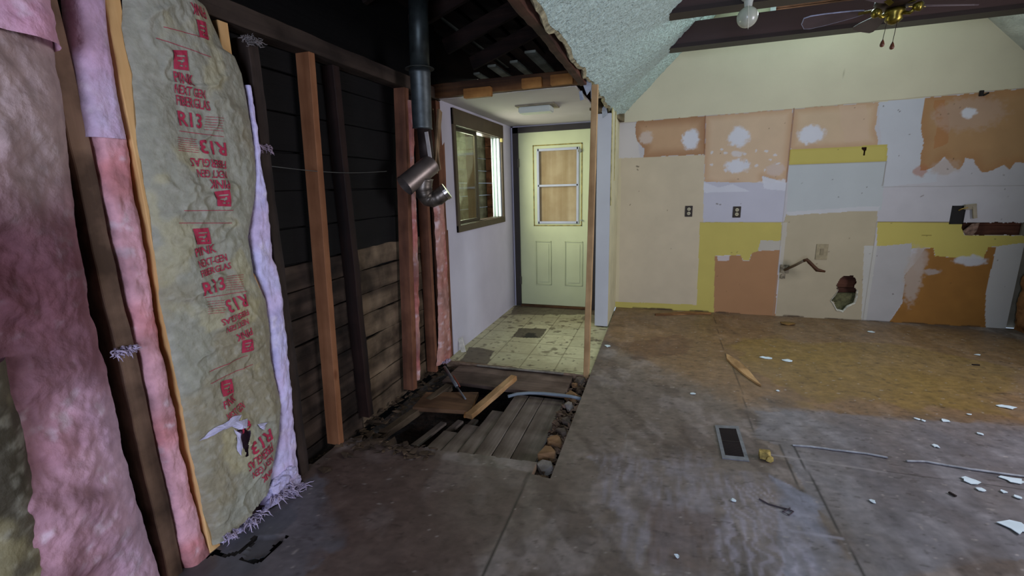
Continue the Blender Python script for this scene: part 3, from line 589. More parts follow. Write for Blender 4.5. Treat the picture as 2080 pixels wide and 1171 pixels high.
def printed(body, x0, y0, x1, y1, rot=0, flip=False, name='printed_lettering', label=None):
    if body not in TM: TM[body] = textmesh(body)
    v, f = TM[body]; cx_, cy_ = (x0+x1)/2, (y0+y1)/2
    c = pt(cx_, cy_, 0, KX+.02); w_ = pt(x1, cy_, 0, KX+.02)[1]-pt(x0, cy_, 0, KX+.02)[1]; h_ = pt(cx_, y0, 0, KX+.02)[2]-pt(cx_, y1, 0, KX+.02)[2]
    # the pixel box of slanting text is taller than the letters
    lo = v.min(0); hi = v.max(0); u_ = (v[:, 0]-(lo[0]+hi[0])/2)/(hi[0]-lo[0])*w_; t_ = (v[:, 1]-(lo[1]+hi[1])/2)/(hi[1]-lo[1])*h_
    if flip: u_, t_ = -u_, -t_
    a = R(rot); Y = c[1]+u_*math.cos(a)-t_*math.sin(a); Z = c[2]+u_*math.sin(a)+t_*math.cos(a)
    mk(name, np.stack([ksurf(Y, Z)+.0035, Y, Z], -1), f, REDINK, kt, label=label)
def quadprint(pts, name, holes=None, label=None, n=8):
    """logo block as a grid that follows the paper"""
    P_ = [pt(*p, 0, KX+.02) for p in pts]; s = np.linspace(0, 1, 9)[:, None]; t = np.linspace(0, 1, 13)[None, :]
    Y = (P_[0][1]*(1-s)+P_[1][1]*s)*(1-t)+(P_[3][1]*(1-s)+P_[2][1]*s)*t; Z = (P_[0][2]*(1-s)+P_[1][2]*s)*(1-t)+(P_[3][2]*(1-s)+P_[2][2]*s)*t
    k = np.ones((8, 12), bool)
    if holes:
        for (a, c) in holes: k[a, c] = False
    mk(name, np.stack([ksurf(Y, Z)+.0035, Y, Z], -1).reshape(-1, 3), gridfaces(9, 13, k), REDINK, kt, label=label)
def fine(x0, y0, x1, y1, rows=6, sl=0):
    b = MB(); rn = random.Random(int(x0*y0))
    for i in range(rows):
        yy = y0+(y1-y0)*i/(rows-1); a = x0; 
        while a < x1-2:
            L_ = rn.uniform(3, 9); e = min(x1, a+L_); P0 = pt(a, yy+sl*(a-x0), 0, KX+.02); P1 = pt(e, yy+sl*(e-x0), 0, KX+.02); h = .0018
            ys = np.array([P0[1], P1[1], P1[1], P0[1]]); zs_ = np.array([P0[2], P1[2], P1[2]+h, P0[2]+h]); X_ = ksurf(ys, zs_)+.004
            b.add([(X_[q], ys[q], zs_[q]) for q in range(4)], [(0, 1, 2, 3)]); a = e+rn.uniform(1, 2)
    b.build('fine_print', REDINK, kt)
def pline(x0, y0, x1, y1, wd=.0022):
    P0 = pt(x0, y0, 0, KX+.02); P1 = pt(x1, y1, 0, KX+.02); t = np.linspace(0, 1, 24); Y = P0[1]*(1-t)+P1[1]*t; Z = P0[2]*(1-t)+P1[2]*t
    v = np.stack([np.r_[ksurf(Y, Z), ksurf(Y, Z+wd)]+.0028, np.r_[Y, Y], np.r_[Z, Z+wd]], -1); mk('printed_line', v, [(i, i+1, i+25, i+24) for i in range(23)], REDINK, kt)
LH = [(2, 6), (3, 6), (4, 6), (5, 6), (4, 7), (5, 5), (2, 3), (3, 3), (4, 3), (5, 3), (6, 3), (3, 9), (4, 9), (6, 9)]
LOGO = 'printed_logo'
printed('PINK', 383,12, 417,34, 4, True); quadprint([(391,40), (414,46), (420,83), (398,76)], LOGO, LH)
pline(324,57, 418,82); pline(312,79, 420,118)
quadprint([(342,103), (371,104), (376,145), (348,141)], LOGO, LH)
printed('PINK', 350,150, 386,172, -2); printed('NEXT GEN', 354,178, 410,196, -2); printed('FIBERGLAS', 358,200, 420,220, -2); printed('R13', 361,229, 406,259, -2)
fine(413,238, 448,264, 6, .1); pline(361,267, 450,279)
fine(358,280, 398,306, 7, .12); printed('R13', 403,287, 455,315, -2, True); printed('FIBERGLAS', 386,324, 457,341, -2, True); printed('NEXT GEN', 397,346, 458,362, -2, True); printed('PINK', 421,366, 460,384, -2, True)
quadprint([(430,390), (459,386), (463,420), (437,419)], LOGO, LH)
pline(368,429, 470,428); pline(360,454, 468,454)
quadprint([(388,465), (419,463), (426,496), (393,497)], LOGO, LH)
printed('PINK', 392,500, 437,518, 5); printed('NEXT-GEN', 399,522, 459,538, 5); printed('FIBERGLAS', 403,541, 469,555, 5); printed('R13', 408,567, 456,596, 5)
fine(458,562, 492,590, 7, -.1); pline(415,606, 498,592)
fine(418,614, 452,638, 6, -.1); printed('R13', 455,603, 498,630, 5, True); printed('FIBERGLAS', 445,638, 502,651, 5, True); printed('NEXT GEN', 455,655, 502,668, 5, True); printed('PINK', 476,672, 510,688, 6, True)
quadprint([(487,692), (508,688), (510,712), (489,718)], LOGO, LH)
pline(424,780, 512,741); pline(424,756, 500,723); 
quadprint([(446,776), (470,770), (476,798), (449,806)], LOGO, LH)
printed('PINK', 450,806, 481,824, 7); printed('NEXT GEN', 456,827, 500,843, 7); printed('13', 483,856, 505,876, 7)
printed('R13', 503,884, 552,911, 7, True); printed('FIBERGLAS', 496,917, 556,938, 7, True); printed('NEXT GEN', 508,940, 556,956, 7, True); printed('PINK', 528,958, 556,972, 7, True)
# torn paper flaps
TEAR = mat('torn_paper', '#c9c3dc', .8, var=.2, scale=25, bump=.3)
def flap(pts, out, label):
    P_ = [pt(*p, 0, KX+.02) for p in pts]; c = sum(P_)/len(P_); v = [(float(ksurf(c[1], c[2]))+.004+out, c[1], c[2])]; K = len(P_)*3
    for i in range(K):
        a = P_[i//3]; d = P_[(i//3+1) % len(P_)]; q = a+(d-a)*(i % 3)/3; v.append((float(ksurf(q[1], q[2]))+.004+out*.3*(i % 2), q[1], q[2]))
    mk('torn_flap', v, [(0, i+1, (i+1) % K+1) for i in range(K)], TEAR, kt, label=label)
flap([(406,897), (430,870), (455,858), (468,846), (485,842), (478,860), (462,868), (445,875), (425,888)], .012, 'pale torn paper sliver')
flap([(466,866), (474,856), (500,850), (494,868), (478,872)], .01, 'pink torn patch'); flap([(520,862), (538,858), (534,874), (526,870)], .012, 'small white tear')
flap([(470,872), (480,880), (486,900), (482,925), (476,915), (474,890)], .006, 'bluish torn strip')
# pink fibre right of the facing, down to the fluffy foot
o = batt('insulation_batt', LP(-1.79, 500,200, 515,330, 505,480, 520,560, 540,620, 548,720, 560,800, 565,900, 550,960, 540,1035)+[(1.40, -.02)],
     LP(-1.79, 508,200, 528,330, 545,430, 562,540, 580,640, 588,740, 596,850, 612,960, 626,1010)+[(1.70, -.02)], .0, 1.98, -1.80, .03, .02,
     pinkcol(25, '#c8c0e2', '#c9b3d2', '#9288b0'), 34, 240, 25, .008, .010, edge_in=.03)
tag(o, 'lavender pink insulation strip right of the printed paper, fluffy foot', 'insulation')
# loose fibre tufts
def tuft(px, py, X, n, size, label, seed, down=True, nm='fibre_tuft', c_='#bfb0c8'):
    rn = random.Random(seed); b = MB(); c = pt(px, py, 0, X)
    for i in range(n*5):
        s = Vector(c)+Vector((rn.uniform(-.02, .02), rn.uniform(-1, 1)*size*.8, rn.uniform(-.2, .5)*size*.5)); d = Vector((rn.uniform(.2, 1), rn.uniform(-1, 1.4), rn.uniform(-.6, .1) if down else rn.uniform(-.3, .8))).normalized()
        L_ = size*rn.uniform(.25, 1.0); ps = []; 
        for k in range(6): ps.append(s+d*L_*k/5+Vector((0, 0, -.3*L_*(k/5)**2))+mnoise.noise_vector(s*20+Vector((k*.7, i, 0)))*.012)
        ps = [Vector((max(-1.79, q.x), q.y, max(.006, q.z))) for q in ps]
        b.tube(ps, [.002, .004, .0035, .0028, .002, .0006], 4)
    return tag(b.build(nm, mat('tuft_fibre', c_, 1, var=.2, scale=30, bump=.8, spec=.05), smooth=True), label, 'insulation fibre')
tuft(570, 1000, -1.76, 12, .07, 'fluffy lavender fibres at the foot of the printed batt', 2)
tuft(600, 1000, -1.74, 7, .07, 'whitish fibre wisps reaching onto the floor at the foot of the dark old stud', 12)
tuft(515, 1055, -1.74, 6, .05, 'pale fibre scraps along the cut bottom edge of the printed batt', 3)
tuft(470, 1085, -1.74, 5, .04, 'small fibre scraps near the rotted floor boards', 5)
tuft(505, 85, -1.80, 16, .045, 'whitish fibre wisp on top of the dark old stud', 4, False, c_='#7d7674')
tuft(528, 300, -1.80, 9, .045, 'whitish fibre wisp hanging by the dark old stud', 6, c_='#a893a0')
tuft(250, 712, -1.77, 9, .035, 'small white fibre scrap on the brown stud', 8)
b = MB(); rn = random.Random(4)
for (px, py, r_) in ((455,1092,.022),(470,1086,.02),(488,1076,.024),(505,1068,.022),(522,1056,.026),(538,1044,.028),(550,1030,.03),(560,1015,.034),(575,1000,.034),(590,990,.03),(572,975,.036),(588,960,.03),(600,980,.026),(560,990,.034),(606,1000,.02)):
    c_ = pt(px, py, 0, -1.775); bm = bmesh.new(); bmesh.ops.create_icosphere(bm, subdivisions=4, radius=1)
    for q in bm.verts:
        n_ = 1+.45*mnoise.noise(q.co*1.6+Vector((px, 0, 0)))+.25*mnoise.noise(q.co*5+Vector((0, px, 0)))
        q.co = Vector((c_[0]+q.co.x*r_*n_*.8, c_[1]+q.co.y*r_*n_*1.3, max(.004, c_[2]+q.co.z*r_*n_)))
    b.bm(bm)
tag(b.build('fibre_clump', mat('lavender_clump', '#c6bcdc', 1, var=.12, scale=25, bump=.8, bscale=70, spec=.05), smooth=True), 'lumpy lavender fibreglass foot spilling out below the printed batt', 'insulation')
# pink residue on the far studs
def residue(pl_, pr_, z0, z1, label, seed, x=-1.80):
    o = batt('insulation_residue', LP(x, *pl_), LP(x, *pr_), z0, z1, x+.004, .012, .01, pinkcol(seed, '#b08478', '#a8625c', '#7a4a3e', grime_shade=.5), 14, 260, seed, .006, .006, edge_in=.014)
    return tag(o, label, 'insulation residue')
residue([826,160, 835,400, 842,600, 846,760, 848,800], [836,160, 843,400, 850,600, 851,760, 852,800], .02, 2.15, 'pink residue stuck to the front edge of the reddish stud', 41)
residue([882,400, 890,550, 893,700, 888,740], [901,400, 909,550, 914,660, 920,745], .0, 1.5, 'pink insulation residue on the stud at the hallway corner', 43)
tuft(905, 735, -1.78, 22, .05, 'pinkish fibre clump at the foot of the hallway corner stud', 9)
# wire strung across the dark cavity
b = MB(); p0 = (XS-.005, 1.76, 1.635); b.tube([(p0[0], 1.76+i*.1, 1.636-.02*math.sin(i/10*3.14)) for i in range(11)], .002, 8)
tag(b.build('wire', mat('pale_wire', '#5f5f5a', .5, .3)), 'thin pale wire strung across the dark wall cavity', 'wire')
# ------------------------------------------------------------------ top plates, header, roof of the opened bay
b = MB(); b.bar((XS-.045, .2, 2.275), (XS-.045, 3.62, 2.275), (1, 0, 0), .10, .09, 40, .006, seed=4)
tag(b.build('top_plate', wood('plate_wood', '#4a3d33', '#241a15', axis='y', knots=False, bump=.6)), 'dark rough top plate running above the left wall studs', 'timber')
b = MB(); b.bar((-1.84, 3.57, 2.29), (-.6, 3.57, 2.29), (0, 0, 1), .10, .07, 30, .005, seed=5)
tag(b.build('header_beam', HEADM), 'brown header timber over the front of the hallway ceiling', 'timber')
for i, (a, c, lab) in enumerate((((945,192), (1000,188), 'pale pine block under the header, left one'), ((1062,172), (1102,168), 'pale pine block under the header, middle one'), ((1120,165), (1165,160), 'pale pine block under the header, near the post'))):
    p = pt(*a, 1, 3.52); q = pt(*c, 1, 3.52); b = MB(); b.box((p[0], 3.48, p[2]-.035), (q[0], 3.53, p[2]+.035), .004)
    tag(b.build('pine_block', BLOCKM), lab, 'wood block', 'pine blocks under the hallway header')
b = MB(); b.bar((-.585, .9, 2.275), (-.585, 3.52, 2.265), (0, 0, 1), .10, .05, 50, .008, seed=7)
tag(b.build('edge_joist', RAFTY), 'reddish-brown joist along the torn edge of the stippled ceiling', 'timber')
for i in range(7):
    y = 1.0+i*.62; b = MB(); b.bar((-1.95, y, 2.78), (-.50, y, 3.28), (0, 1, 0), .045, .13, 14, .005, seed=i)
    tag(b.build('rafter', RAFT), ['dark roof rafter closest to the camera over the opened bay','dark roof rafter, second from the camera over the opened bay','dark roof rafter, third from the camera over the opened bay','dark roof rafter over the opened bay, just before the metal duct','dark roof rafter just behind the metal duct','dark roof rafter right behind the hallway header','dark roof rafter farthest back above the hallway ceiling'][i], 'rafter', 'rafters over the opened bay')
b = MB()
for i in range(12):
    x = -2.0+i*.15; b.box((x, -2.5, 2.89+i*.0515), (x+.148, 5.75, 2.91+i*.0515))
b.box((-2.3, -2.5, 3.6), (.75, 5.75, 3.62)); b.box((-2.3, -2.5, 2.2), (-2.0, 5.75, 3.62)); b.box((-2.3, 5.70, 2.2), (.5, 5.75, 3.62)); b.box((-2.3, -2.5, 2.2), (.5, -2.45, 3.62))
struct('ceiling_roof_deck', b.v, b.f, wood('roof_deck', '#2c1c16', '#120b08', axis='y', knots=False))
LN = iter(['rightmost of the four pale boards glimpsed above the hallway header','second from the right of the pale boards above the hallway header','third from the right of the pale boards above the hallway header','leftmost and faintest pale board above the hallway header'])
LATH = wood('pale_lath', '#9a9e90', '#7c8072', axis='y', knots=False)
for (a, c, d, e) in (((1066,110), (1090,108), (1123,143), (1105,146)), ((1038,129), (1056,128), (1079,152), (1066,154)), ((992,138), (1010,136), (1036,156), (1023,159)), ((961,154), (974,151), (1002,167), (995,169))):
    P_ = [pt(*q, 2, 2.62) for q in (a, c, d, e)]; x0 = (P_[0][0]+P_[3][0])/2; x1 = (P_[1][0]+P_[2][0])/2; y0 = (P_[0][1]+P_[1][1])/2; y1 = (P_[2][1]+P_[3][1])/2
    b = MB(); b.bar(((x0+x1)/2, y0-.02, 2.63), ((x0+x1)/2, y1+.12, 2.63), (1, 0, 0), x1-x0, .02, 10, .003)
    tag(b.build('lath_board', LATH), next(LN), 'board', 'pale boards above the hallway')
# ------------------------------------------------------------------ hallway shell
XW = -1.80; WY0, WY1, WZ0, WZ1 = 3.88, 5.10, 1.16, 2.16
HY = 3.62
b = MB(); t = .015
for a, c in (((XW-t, HY, -.02), (XW, 5.55, WZ0)), ((XW-t, HY, WZ1), (XW, 5.55, 2.245)), ((XW-t, HY, WZ0), (XW, WY0, WZ1)), ((XW-t, WY1, WZ0), (XW, 5.55, WZ1))): b.box(a, c)
struct('wall_hall_left', b.v, b.f, DRY)
b = MB(); b.box((XW-.02, HY-.02, 2.235), (-.66, 5.6, 2.25)); struct('ceiling_hall', b.v, b.f, HCEIL)
b = MB(); b.bar((XW, HY-.018, 2.246), (-.69, HY-.018, 2.246), (0, 1, 0), .01, .02, 60, .003); struct('trim_3', b.v, b.f, EDGEW)
# far wall round the door
b = MB(); b.box((XW, 5.515, -.02), (-1.775, 5.53, 2.24)); b.box((XW, 5.515, 2.222), (-.66, 5.53, 2.24)); b.box((-.78, 5.515, -.02), (-.66, 5.53, 2.24)); struct('wall_hall_end', b.v, b.f, DRY)
# stub wall between hallway and kitchen
STUB = mat('stub_paint', '#c3c6cc', .7, var=.05, scale=2); STUBC = mat('stub_cream', '#cdc3a0', .75, var=.1, scale=4)
b = MB(); b.box((-.65, 4.78, 0), (-.512, 5.6, 2.2), .003); struct('wall_stub', b.v, b.f, STUB)
b = MB(); b.box((-.5115, 4.80, 0), (-.508, 5.62, 2.30)); struct('wall_stub_kitchen_side', b.v, b.f, STUBC)
b = MB(); b.bar((-.506, 4.795, 1.3), (-.508, 4.795, 2.25), (1, 0, 0), .012, .012, 30, .004, seed=3); b.bar((-.503, 5.1, 1.55), (-.503, 5.1, 2.28), (0, 1, 0), .02, .006, 20, .003, seed=4)
tag(b.build('torn_paper_strip', mat('yellowed_paper', '#cbbd80', .9, var=.25, scale=20)), 'yellowed torn paper strips on the corner of the stub wall', 'torn drywall')
b = MB(); b.bar((-.655, 4.60, 2.26), (-.50, 5.62, 2.26), (0, 0, 1), .10, .09, 10, .006); tag(b.build('plate_end', wood('dusty_plate', '#8a7a5c', '#4f422f', axis='y', knots=False)), 'dusty timber end exposed above the stub wall', 'timber')
# torn drywall hanging at the top of the post
for i, pts in enumerate((((1184,160), (1197,158), (1207,188), (1200,182), (1192,193), (1184,172)), ((1200,182), (1210,178), (1212,190), (1200,200)), ((1222,222), (1230,210), (1234,232), (1224,240)), ((1176,186), (1182,184), (1186,202), (1178,204)))):
    P_ = [pt(*q, 1, 3.5 if i != 2 else 4.7) for q in pts]; b = MB().prism([Vector(p)+Vector((0, .004*(k % 2), 0)) for k, p in enumerate(P_)], (0, .01, 0))
    tag(b.build('drywall_scrap', mat('scrap_white%d' % i, '#b8c0c8', .85, var=.2, scale=20)), ['largest white drywall scrap hanging at the top of the post', 'small drywall shard right beside the post top', 'white drywall shard above the stub wall', 'small shard hanging under the hallway ceiling edge'][i], 'drywall scrap')
# post
b = MB(); b.bar((-.535, 3.475, -.06), (-.488, 3.45, 2.20), (1, 0, 0), .045, .042, 40, .002, seed=12)
tag(b.build('wall_post', POSTM), 'lone pine post standing at the edge of the hallway opening', 'post')
# ------------------------------------------------------------------ hallway door
DY = 5.5
def D(px, py): p = pt(px, py, 1, DY); return p[0], p[2]
FRM = mat('dark_brown_trim', '#2a211b', .45, var=.2, scale=6, spec=.5); DOORM = mat('door_paint', '#ccd1a4', .45, var=.05, scale=3, spec=.5)
dr = thing('door_1', 'pale green entry door with boarded window and dark frame', 'door', (-1.26, DY, 0)); dr['kind'] = 'structure'
b = MB(); b.box((-1.77, DY-.03, -.01), (-1.70, DY+.03, 2.215)); b.box((-.815, DY-.03, -.01), (-.745, DY+.03, 2.215)); b.box((-1.77, DY-.03, 2.15), (-.745, DY+.03, 2.215)); b.build('door_frame', FRM, dr)
b = MB(); L0, L1, B0, B1 = -1.70, -.82, .015, 2.15
X0, X1, Z0, Z1 = -1.46, -.965, 1.07, 1.945
for a, c in (((L0, DY-.01, B0), (X0, DY+.03, B1)), ((X1, DY-.01, B0), (L1, DY+.03, B1)), ((X0, DY-.01, B0), (X1, DY+.03, Z0)), ((X0, DY-.01, Z1), (X1, DY+.03, B1))): b.box(a, c)
b.build('door_leaf', DOORM, dr)
for (x0, x1) in ((-1.50, -1.295), (-1.125, -.90)):
    b = MB(); z0, z1 = .28, .84
    for a, c in (((x0, DY-.016, z0), (x0+.012, DY-.01, z1)), ((x1-.012, DY-.016, z0), (x1, DY-.01, z1)), ((x0, DY-.016, z0), (x1, DY-.01, z0+.012)), ((x0, DY-.016, z1-.012), (x1, DY-.01, z1))): b.box(a, c, .003)
    b.box((x0+.035, DY-.016, z0+.035), (x1-.035, DY-.009, z1-.035), .004); b.build('door_panel', DOORM, dr)
b = MB(); x0, x1, z0, z1 = -1.52, -.915, 1.03, 2.0
for a, c in (((x0, DY-.014, z0), (x0+.012, DY-.009, z1)), ((x1-.012, DY-.014, z0), (x1, DY-.009, z1)), ((x0, DY-.014, z0), (x1, DY-.009, z0+.012)), ((x0, DY-.014, z1-.012), (x1, DY-.009, z1))): b.box(a, c)
b.build('window_caulk', mat('yellow_caulk', '#a8964e', .8, var=.3, scale=20), dr, label='yellowed caulk outline')
b = MB()
for a, c in (((X0-.01, DY-.022, Z0-.01), (X0+.018, DY+.0, Z1+.01)), ((X1-.018, DY-.022, Z0-.01), (X1+.01, DY+.0, Z1+.01)), ((X0, DY-.022, Z0-.01), (X1, DY, Z0+.018)), ((X0, DY-.022, Z1-.018), (X1, DY, Z1+.01)), ((X0, DY-.022, 1.508), (X1, DY, 1.532))): b.box(a, c, .002)
b.build('window_bars', mat('window_bar', '#b9bcc8', .4, var=.05), dr, label='pale metal window frame')
b = MB(); b.box((X0, DY+.012, Z0), (X1, DY+.024, Z1)); b.build('plywood_board', wood('plywood_pane', '#b8a684', '#9a845f', knots=True, scale=9, dirt=.85), dr)
b = MB(); b.tube([(x1-.03, DY-.03, z1-.09), (x1-.03, DY-.01, z1-.09)], .022, 16); b.tube([(x1-.005, DY-.03, 1.10), (x1-.005, DY-.012, 1.10)], .01, 10); b.build('knob_disc', mat('grey_disc', '#8e8f84', .5), dr)
b = MB(); b.box((-1.70, DY-.05, -.012), (-.82, DY+.02, .012), .003); b.build('threshold', wood('threshold_wood', '#6b4a2c', '#3a2818', axis='x', knots=False), dr)
b = MB(); b.box((-1.708, DY-.038, .28), (-1.69, DY-.02, .38)); b.box((-1.708, DY-.038, 1.75), (-1.69, DY-.02, 1.85)); b.build('hinge', mat('hinge_metal', '#5a564c', .5, .6), dr)
# ------------------------------------------------------------------ hallway window
wn = thing('window_1', 'brown-framed sliding window in the white hallway wall', 'window', (XW, 4.49, WZ0)); wn['kind'] = 'structure'
WF = mat('brown_window_trim', '#4a3b28', .5, var=.15, scale=8, spec=.4); WF2 = mat('brown_aluminium', '#3a2f24', .4, .3, var=.15)
b = MB(); y0, y1, z0, z1 = 3.82, 5.15, 1.11, 2.205
for a, c in (((XW, y0, z0), (XW+.02, y0+.055, z1)), ((XW, y1-.055, z0), (XW+.02, y1, z1)), ((XW, y0, z0), (XW+.022, y1, z0+.065)), ((XW, y0, z1-.14), (XW+.026, y1, z1))): b.box(a, c, .003)
b.build('casing', WF, wn)
b = MB()
for a, c in (((XW-.10, WY0-.0, WZ0), (XW, WY0+.02, WZ1-.1)), ((XW-.10, WY0, WZ0), (XW, WY1, WZ0+.02)), ((XW-.1, WY0, WZ1-.10), (XW, WY1, WZ1)), ((XW-.05, 4.42, WZ0), (XW-.03, 4.46, WZ1-.1)), ((XW-.05, WY0+.02, WZ0+.02), (XW-.03, WY0+.05, WZ1-.1)), ((XW-.05, WY0+.02, WZ0+.02), (XW-.03, 4.42, WZ0+.05)), ((XW-.05, WY0+.02, WZ1-.13), (XW-.03, 4.42, WZ1-.1)), ((XW-.075, 4.50, WZ0+.02), (XW-.055, 4.54, WZ1-.1))): b.box(a, c, .002)
b.build('sash', WF2, wn)
b = MB(); b.box((XW-.10, WY1-.03, WZ0+.02), (XW-.005, WY1, WZ1-.1)); b.box((XW-.05, WY1-.05, WZ0+.02), (XW-.04, WY1-.03, WZ1-.1)); b.box((XW-.09, WY1-.06, WZ0+.02), (XW-.08, WY1-.03, WZ1-.1)); b.build('jamb', mat('white_jamb', '#d3e0d8', .5, var=.03), wn, label='white window jamb')
glass = bpy.data.materials.new('window_glass'); glass.use_nodes = True; nt, N, L = nodes(glass); p_ = N['Principled BSDF']
mxs = N.new('ShaderNodeMixShader'); tr = N.new('ShaderNodeBsdfTransparent'); tr.inputs[0].default_value = (.85, .9, .82, 1); gl = N.new('ShaderNodeBsdfGlossy'); gl.inputs['Roughness'].default_value = .05
mxs.inputs[0].default_value = .12; L.new(tr.outputs[0], mxs.inputs[1]); L.new(gl.outputs[0], mxs.inputs[2]); L.new(mxs.outputs[0], N['Material Output'].inputs[0])
b = MB(); b.box((XW-.042, WY0+.05, WZ0+.05), (XW-.038, 4.42, WZ1-.13)); b.build('glass_pane', glass, wn)
b = MB(); b.box((XW+.004, WY1-.02, 2.02), (XW+.032, WY1+.03, 2.06), .003); b.build('catch', mat('catch_yellow', '#b0a468', .6), wn)
# neighbouring outside wall seen through it
SID = wood('pale_siding', '#b8b48c', '#98936e', axis='y', knots=False); SIB = wood('brown_siding', '#8a5c3c', '#5b3824', axis='y', knots=False)
b = MB()
for i in range(12): b.box((-2.92, 4.0, .2+i*.2), (-2.9+.006*(i % 2), 7.7, .395+i*.2))
struct('wall_outside', b.v, b.f, SID)
b = MB()
for i in range(12): b.box((-2.86, 7.35, .2+i*.2), (-2.5, 8.6, .392+i*.2))
struct('wall_outside_brown', b.v, b.f, SIB)
b = MB(); b.box((-2.9, 6.62, 0), (-2.78, 6.74, 2.7)); tag(b.build('porch_post', wood('porch_brown', '#7c5a3c', '#553a26')), 'brown outside post seen through the hallway window', 'post')
b = MB(); b.box((-2.95, 3.95, 2.95), (-1.85, 9, 3.0)); b.box((-2.95, 3.95, 0), (-1.9, 9, .05)); b.box((-1.95, 5.7, 0), (-1.85, 9, 1.0)); struct('floor_porch', b.v, b.f, mat('porch_grey', '#9a9a88', .9))
# ceiling light of the hallway
P_ = [pt(1052,226, 2, 2.2), pt(1118,216, 2, 2.2)]
lt = thing('ceiling_light', 'slim white strip light on the hallway ceiling', 'ceiling light', (-1.13, 4.28, 2.235))
b = MB(); b.box((-1.31, 4.14, 2.222), (-.95, 4.40, 2.236), .003); b.build('mounting_plate', mat('dusty_plate_metal', '#8f8670', .6, var=.2), lt)
b = MB(); b.box((-1.29, 4.18, 2.17), (-.99, 4.33, 2.222), .008); b.build('diffuser', mat('diffuser_plastic', '#c6ccc0', .4, var=.04), lt)
# small things on the hallway floor by the wall
P_ = pt(942, 716, 2, TZ); b = MB(); b.bar((P_[0], P_[1], TZ), (P_[0]-.045, P_[1]+.03, .115), (1, 0, 0), .05, .012, 6, .003); tag(b.build('drywall_chip', EDGEW), 'white chip of board leaning on the hallway wall foot', 'drywall scrap')
# ------------------------------------------------------------------ vaulted ceiling
STIP = mat('stippled_ceiling', '#bdd0c6', .8, var=.08, scale=40, bump=1.0, bscale=70, bdist=.02, col2='#a9bbb2')
def vault(name, x0, z0, x1, z1, ya, yb, nx, ny, m, rag=0):
    s = np.linspace(0, 1, nx)[:, None]; y = np.linspace(ya, yb, ny)[None, :]
    lo = (fbm(y[0], y[0]*0, 6, 5, 3)-.5)*rag*2
    X_ = x0+(x1-x0)*s+(1-s)*lo; Z_ = z0+(z1-z0)*s+(1-s)*lo; Y_ = np.broadcast_to(y, X_.shape)
    d = (fbm(Y_, X_*1.4, 44, 3, 5)-.5)*.016 if nx > 20 else 0
    nrm = np.array([z1-z0, -(x1-x0)])/math.hypot(z1-z0, x1-x0)
    struct(name, np.stack([X_+nrm[0]*d, Y_, Z_+nrm[1]*d], -1).reshape(-1, 3), gridfaces(nx, ny), m, smooth=True)
vault('ceiling_left', -.52, 2.24, .55, 3.31, 1.2, 5.63, 150, 620, STIP, .02)
vault('ceiling_left_upper', .55, 3.31, 1.425, 4.185, -2.5, 5.63, 3, 10, STIP)
vault('ceiling_left_near', -.52, 2.24, .55, 3.31, -2.5, 1.2, 3, 10, STIP)
vault('ceiling_right', 3.46, 2.15, 1.425, 4.185, -2.5, 5.63, 8, 30, mat('right_ceiling', '#c4c6bc', .8, bump=.6, bscale=60))
# torn drywall thickness along the lower edge of the left slope
b = MB(); pts = [(1.2+i*.055) for i in range(81)]; prev = None; vv = []; ff = []
for i, y in enumerate(pts):
    lo = float((fbm(np.array([y]), np.array([0.]), 6, 5, 3)-.5)[0]*.04); j = (random.Random(i//3).uniform(-.004, .007)+random.Random(i).uniform(-.003, .003))
    vv += [(-.52+lo+.004, y, 2.24+lo-.004), (-.535+lo-j, y, 2.228+lo-j*1.5), (-.548+lo-j, y, 2.243+lo), (-.53+lo, y, 2.262+lo)]
for i in range(80): 
    for k in range(3): ff.append((i*4+k, i*4+k+1, i*4+k+5, i*4+k+4))
struct('trim_4', vv, ff, mat('torn_board_edge', '#b9b08c', .9, var=.35, scale=25, bump=.6))
# ------------------------------------------------------------------ dark beams, bulb, fan
zt2 = pt(1530, 27, 1, 4.95)[2]
for (ya, yb, z0, z1, lab) in ((4.95, 5.09, 2.762, zt2, 'far dark-stained tie beam in front of the gable wall'), (3.96, 4.09, 2.75, 3.02, 'nearer dark-stained tie beam carrying the bulb and fan')):
    t = thing('tie_beam', lab, 'beam', (1.42, (ya+yb)/2, z0))
    xl = z0-2.76; xr = 5.61-z0; xl1 = z1-2.76; xr1 = 5.61-z1
    b = MB().prism([Vector((xl+.01, ya, z0+.022)), Vector((xr-.01, ya, z0+.022)), Vector((xr1, ya, z1)), Vector((xl1, ya, z1))], (0, yb-ya, 0)); b.build('beam_face', BEAMM, t)
    b = MB().prism([Vector((xl-.01, ya-.018, z0)), Vector((xr+.01, ya-.018, z0)), Vector((xr-.02, ya-.018, z0+.032)), Vector((xl+.02, ya-.018, z0+.032))], (0, yb-ya+.03, 0)); b.build('lower_moulding', mat('beam_moulding', '#271a19', .45, var=.1), t)
t = thing('bulb_fixture', 'round frosted light bulb in a ceramic holder on the nearer beam', 'light fixture', (.53, 3.94, 2.79))
c = pt(1518, 35, 1, 3.92)
b = MB(); b.lathe((c[0], 3.92, c[2]+.085), [(.05, .065), (.055, .05), (.045, .03), (.03, .02), (.025, -.02)], 24); b.build('lamp_holder', mat('ceramic', '#b9bab2', .4), t)
b = MB(); b.sphere((c[0], 3.92, c[2]), .069, 4); b.build('bulb', mat('frosted_glass', '#a9aa9c', .25, var=.05, spec=.6), t, smooth=True)
b = MB(); b.tube([(c[0]-.01, 3.85, c[2]+.06), (c[0]-.005, 3.83, c[2]-.02), (c[0]+.0, 3.84, c[2]-.1)], .002, 6); b.build('pull_string', mat('string', '#ddd8c8', .9), t)
fan = thing('ceiling_fan', 'bronze and brass ceiling fan with dark blades, one rimmed in painted glare, and pull chains', 'ceiling fan', (1.44, 4.03, 2.75))
HX, HYf, HZ = 1.44, 4.03, 2.60
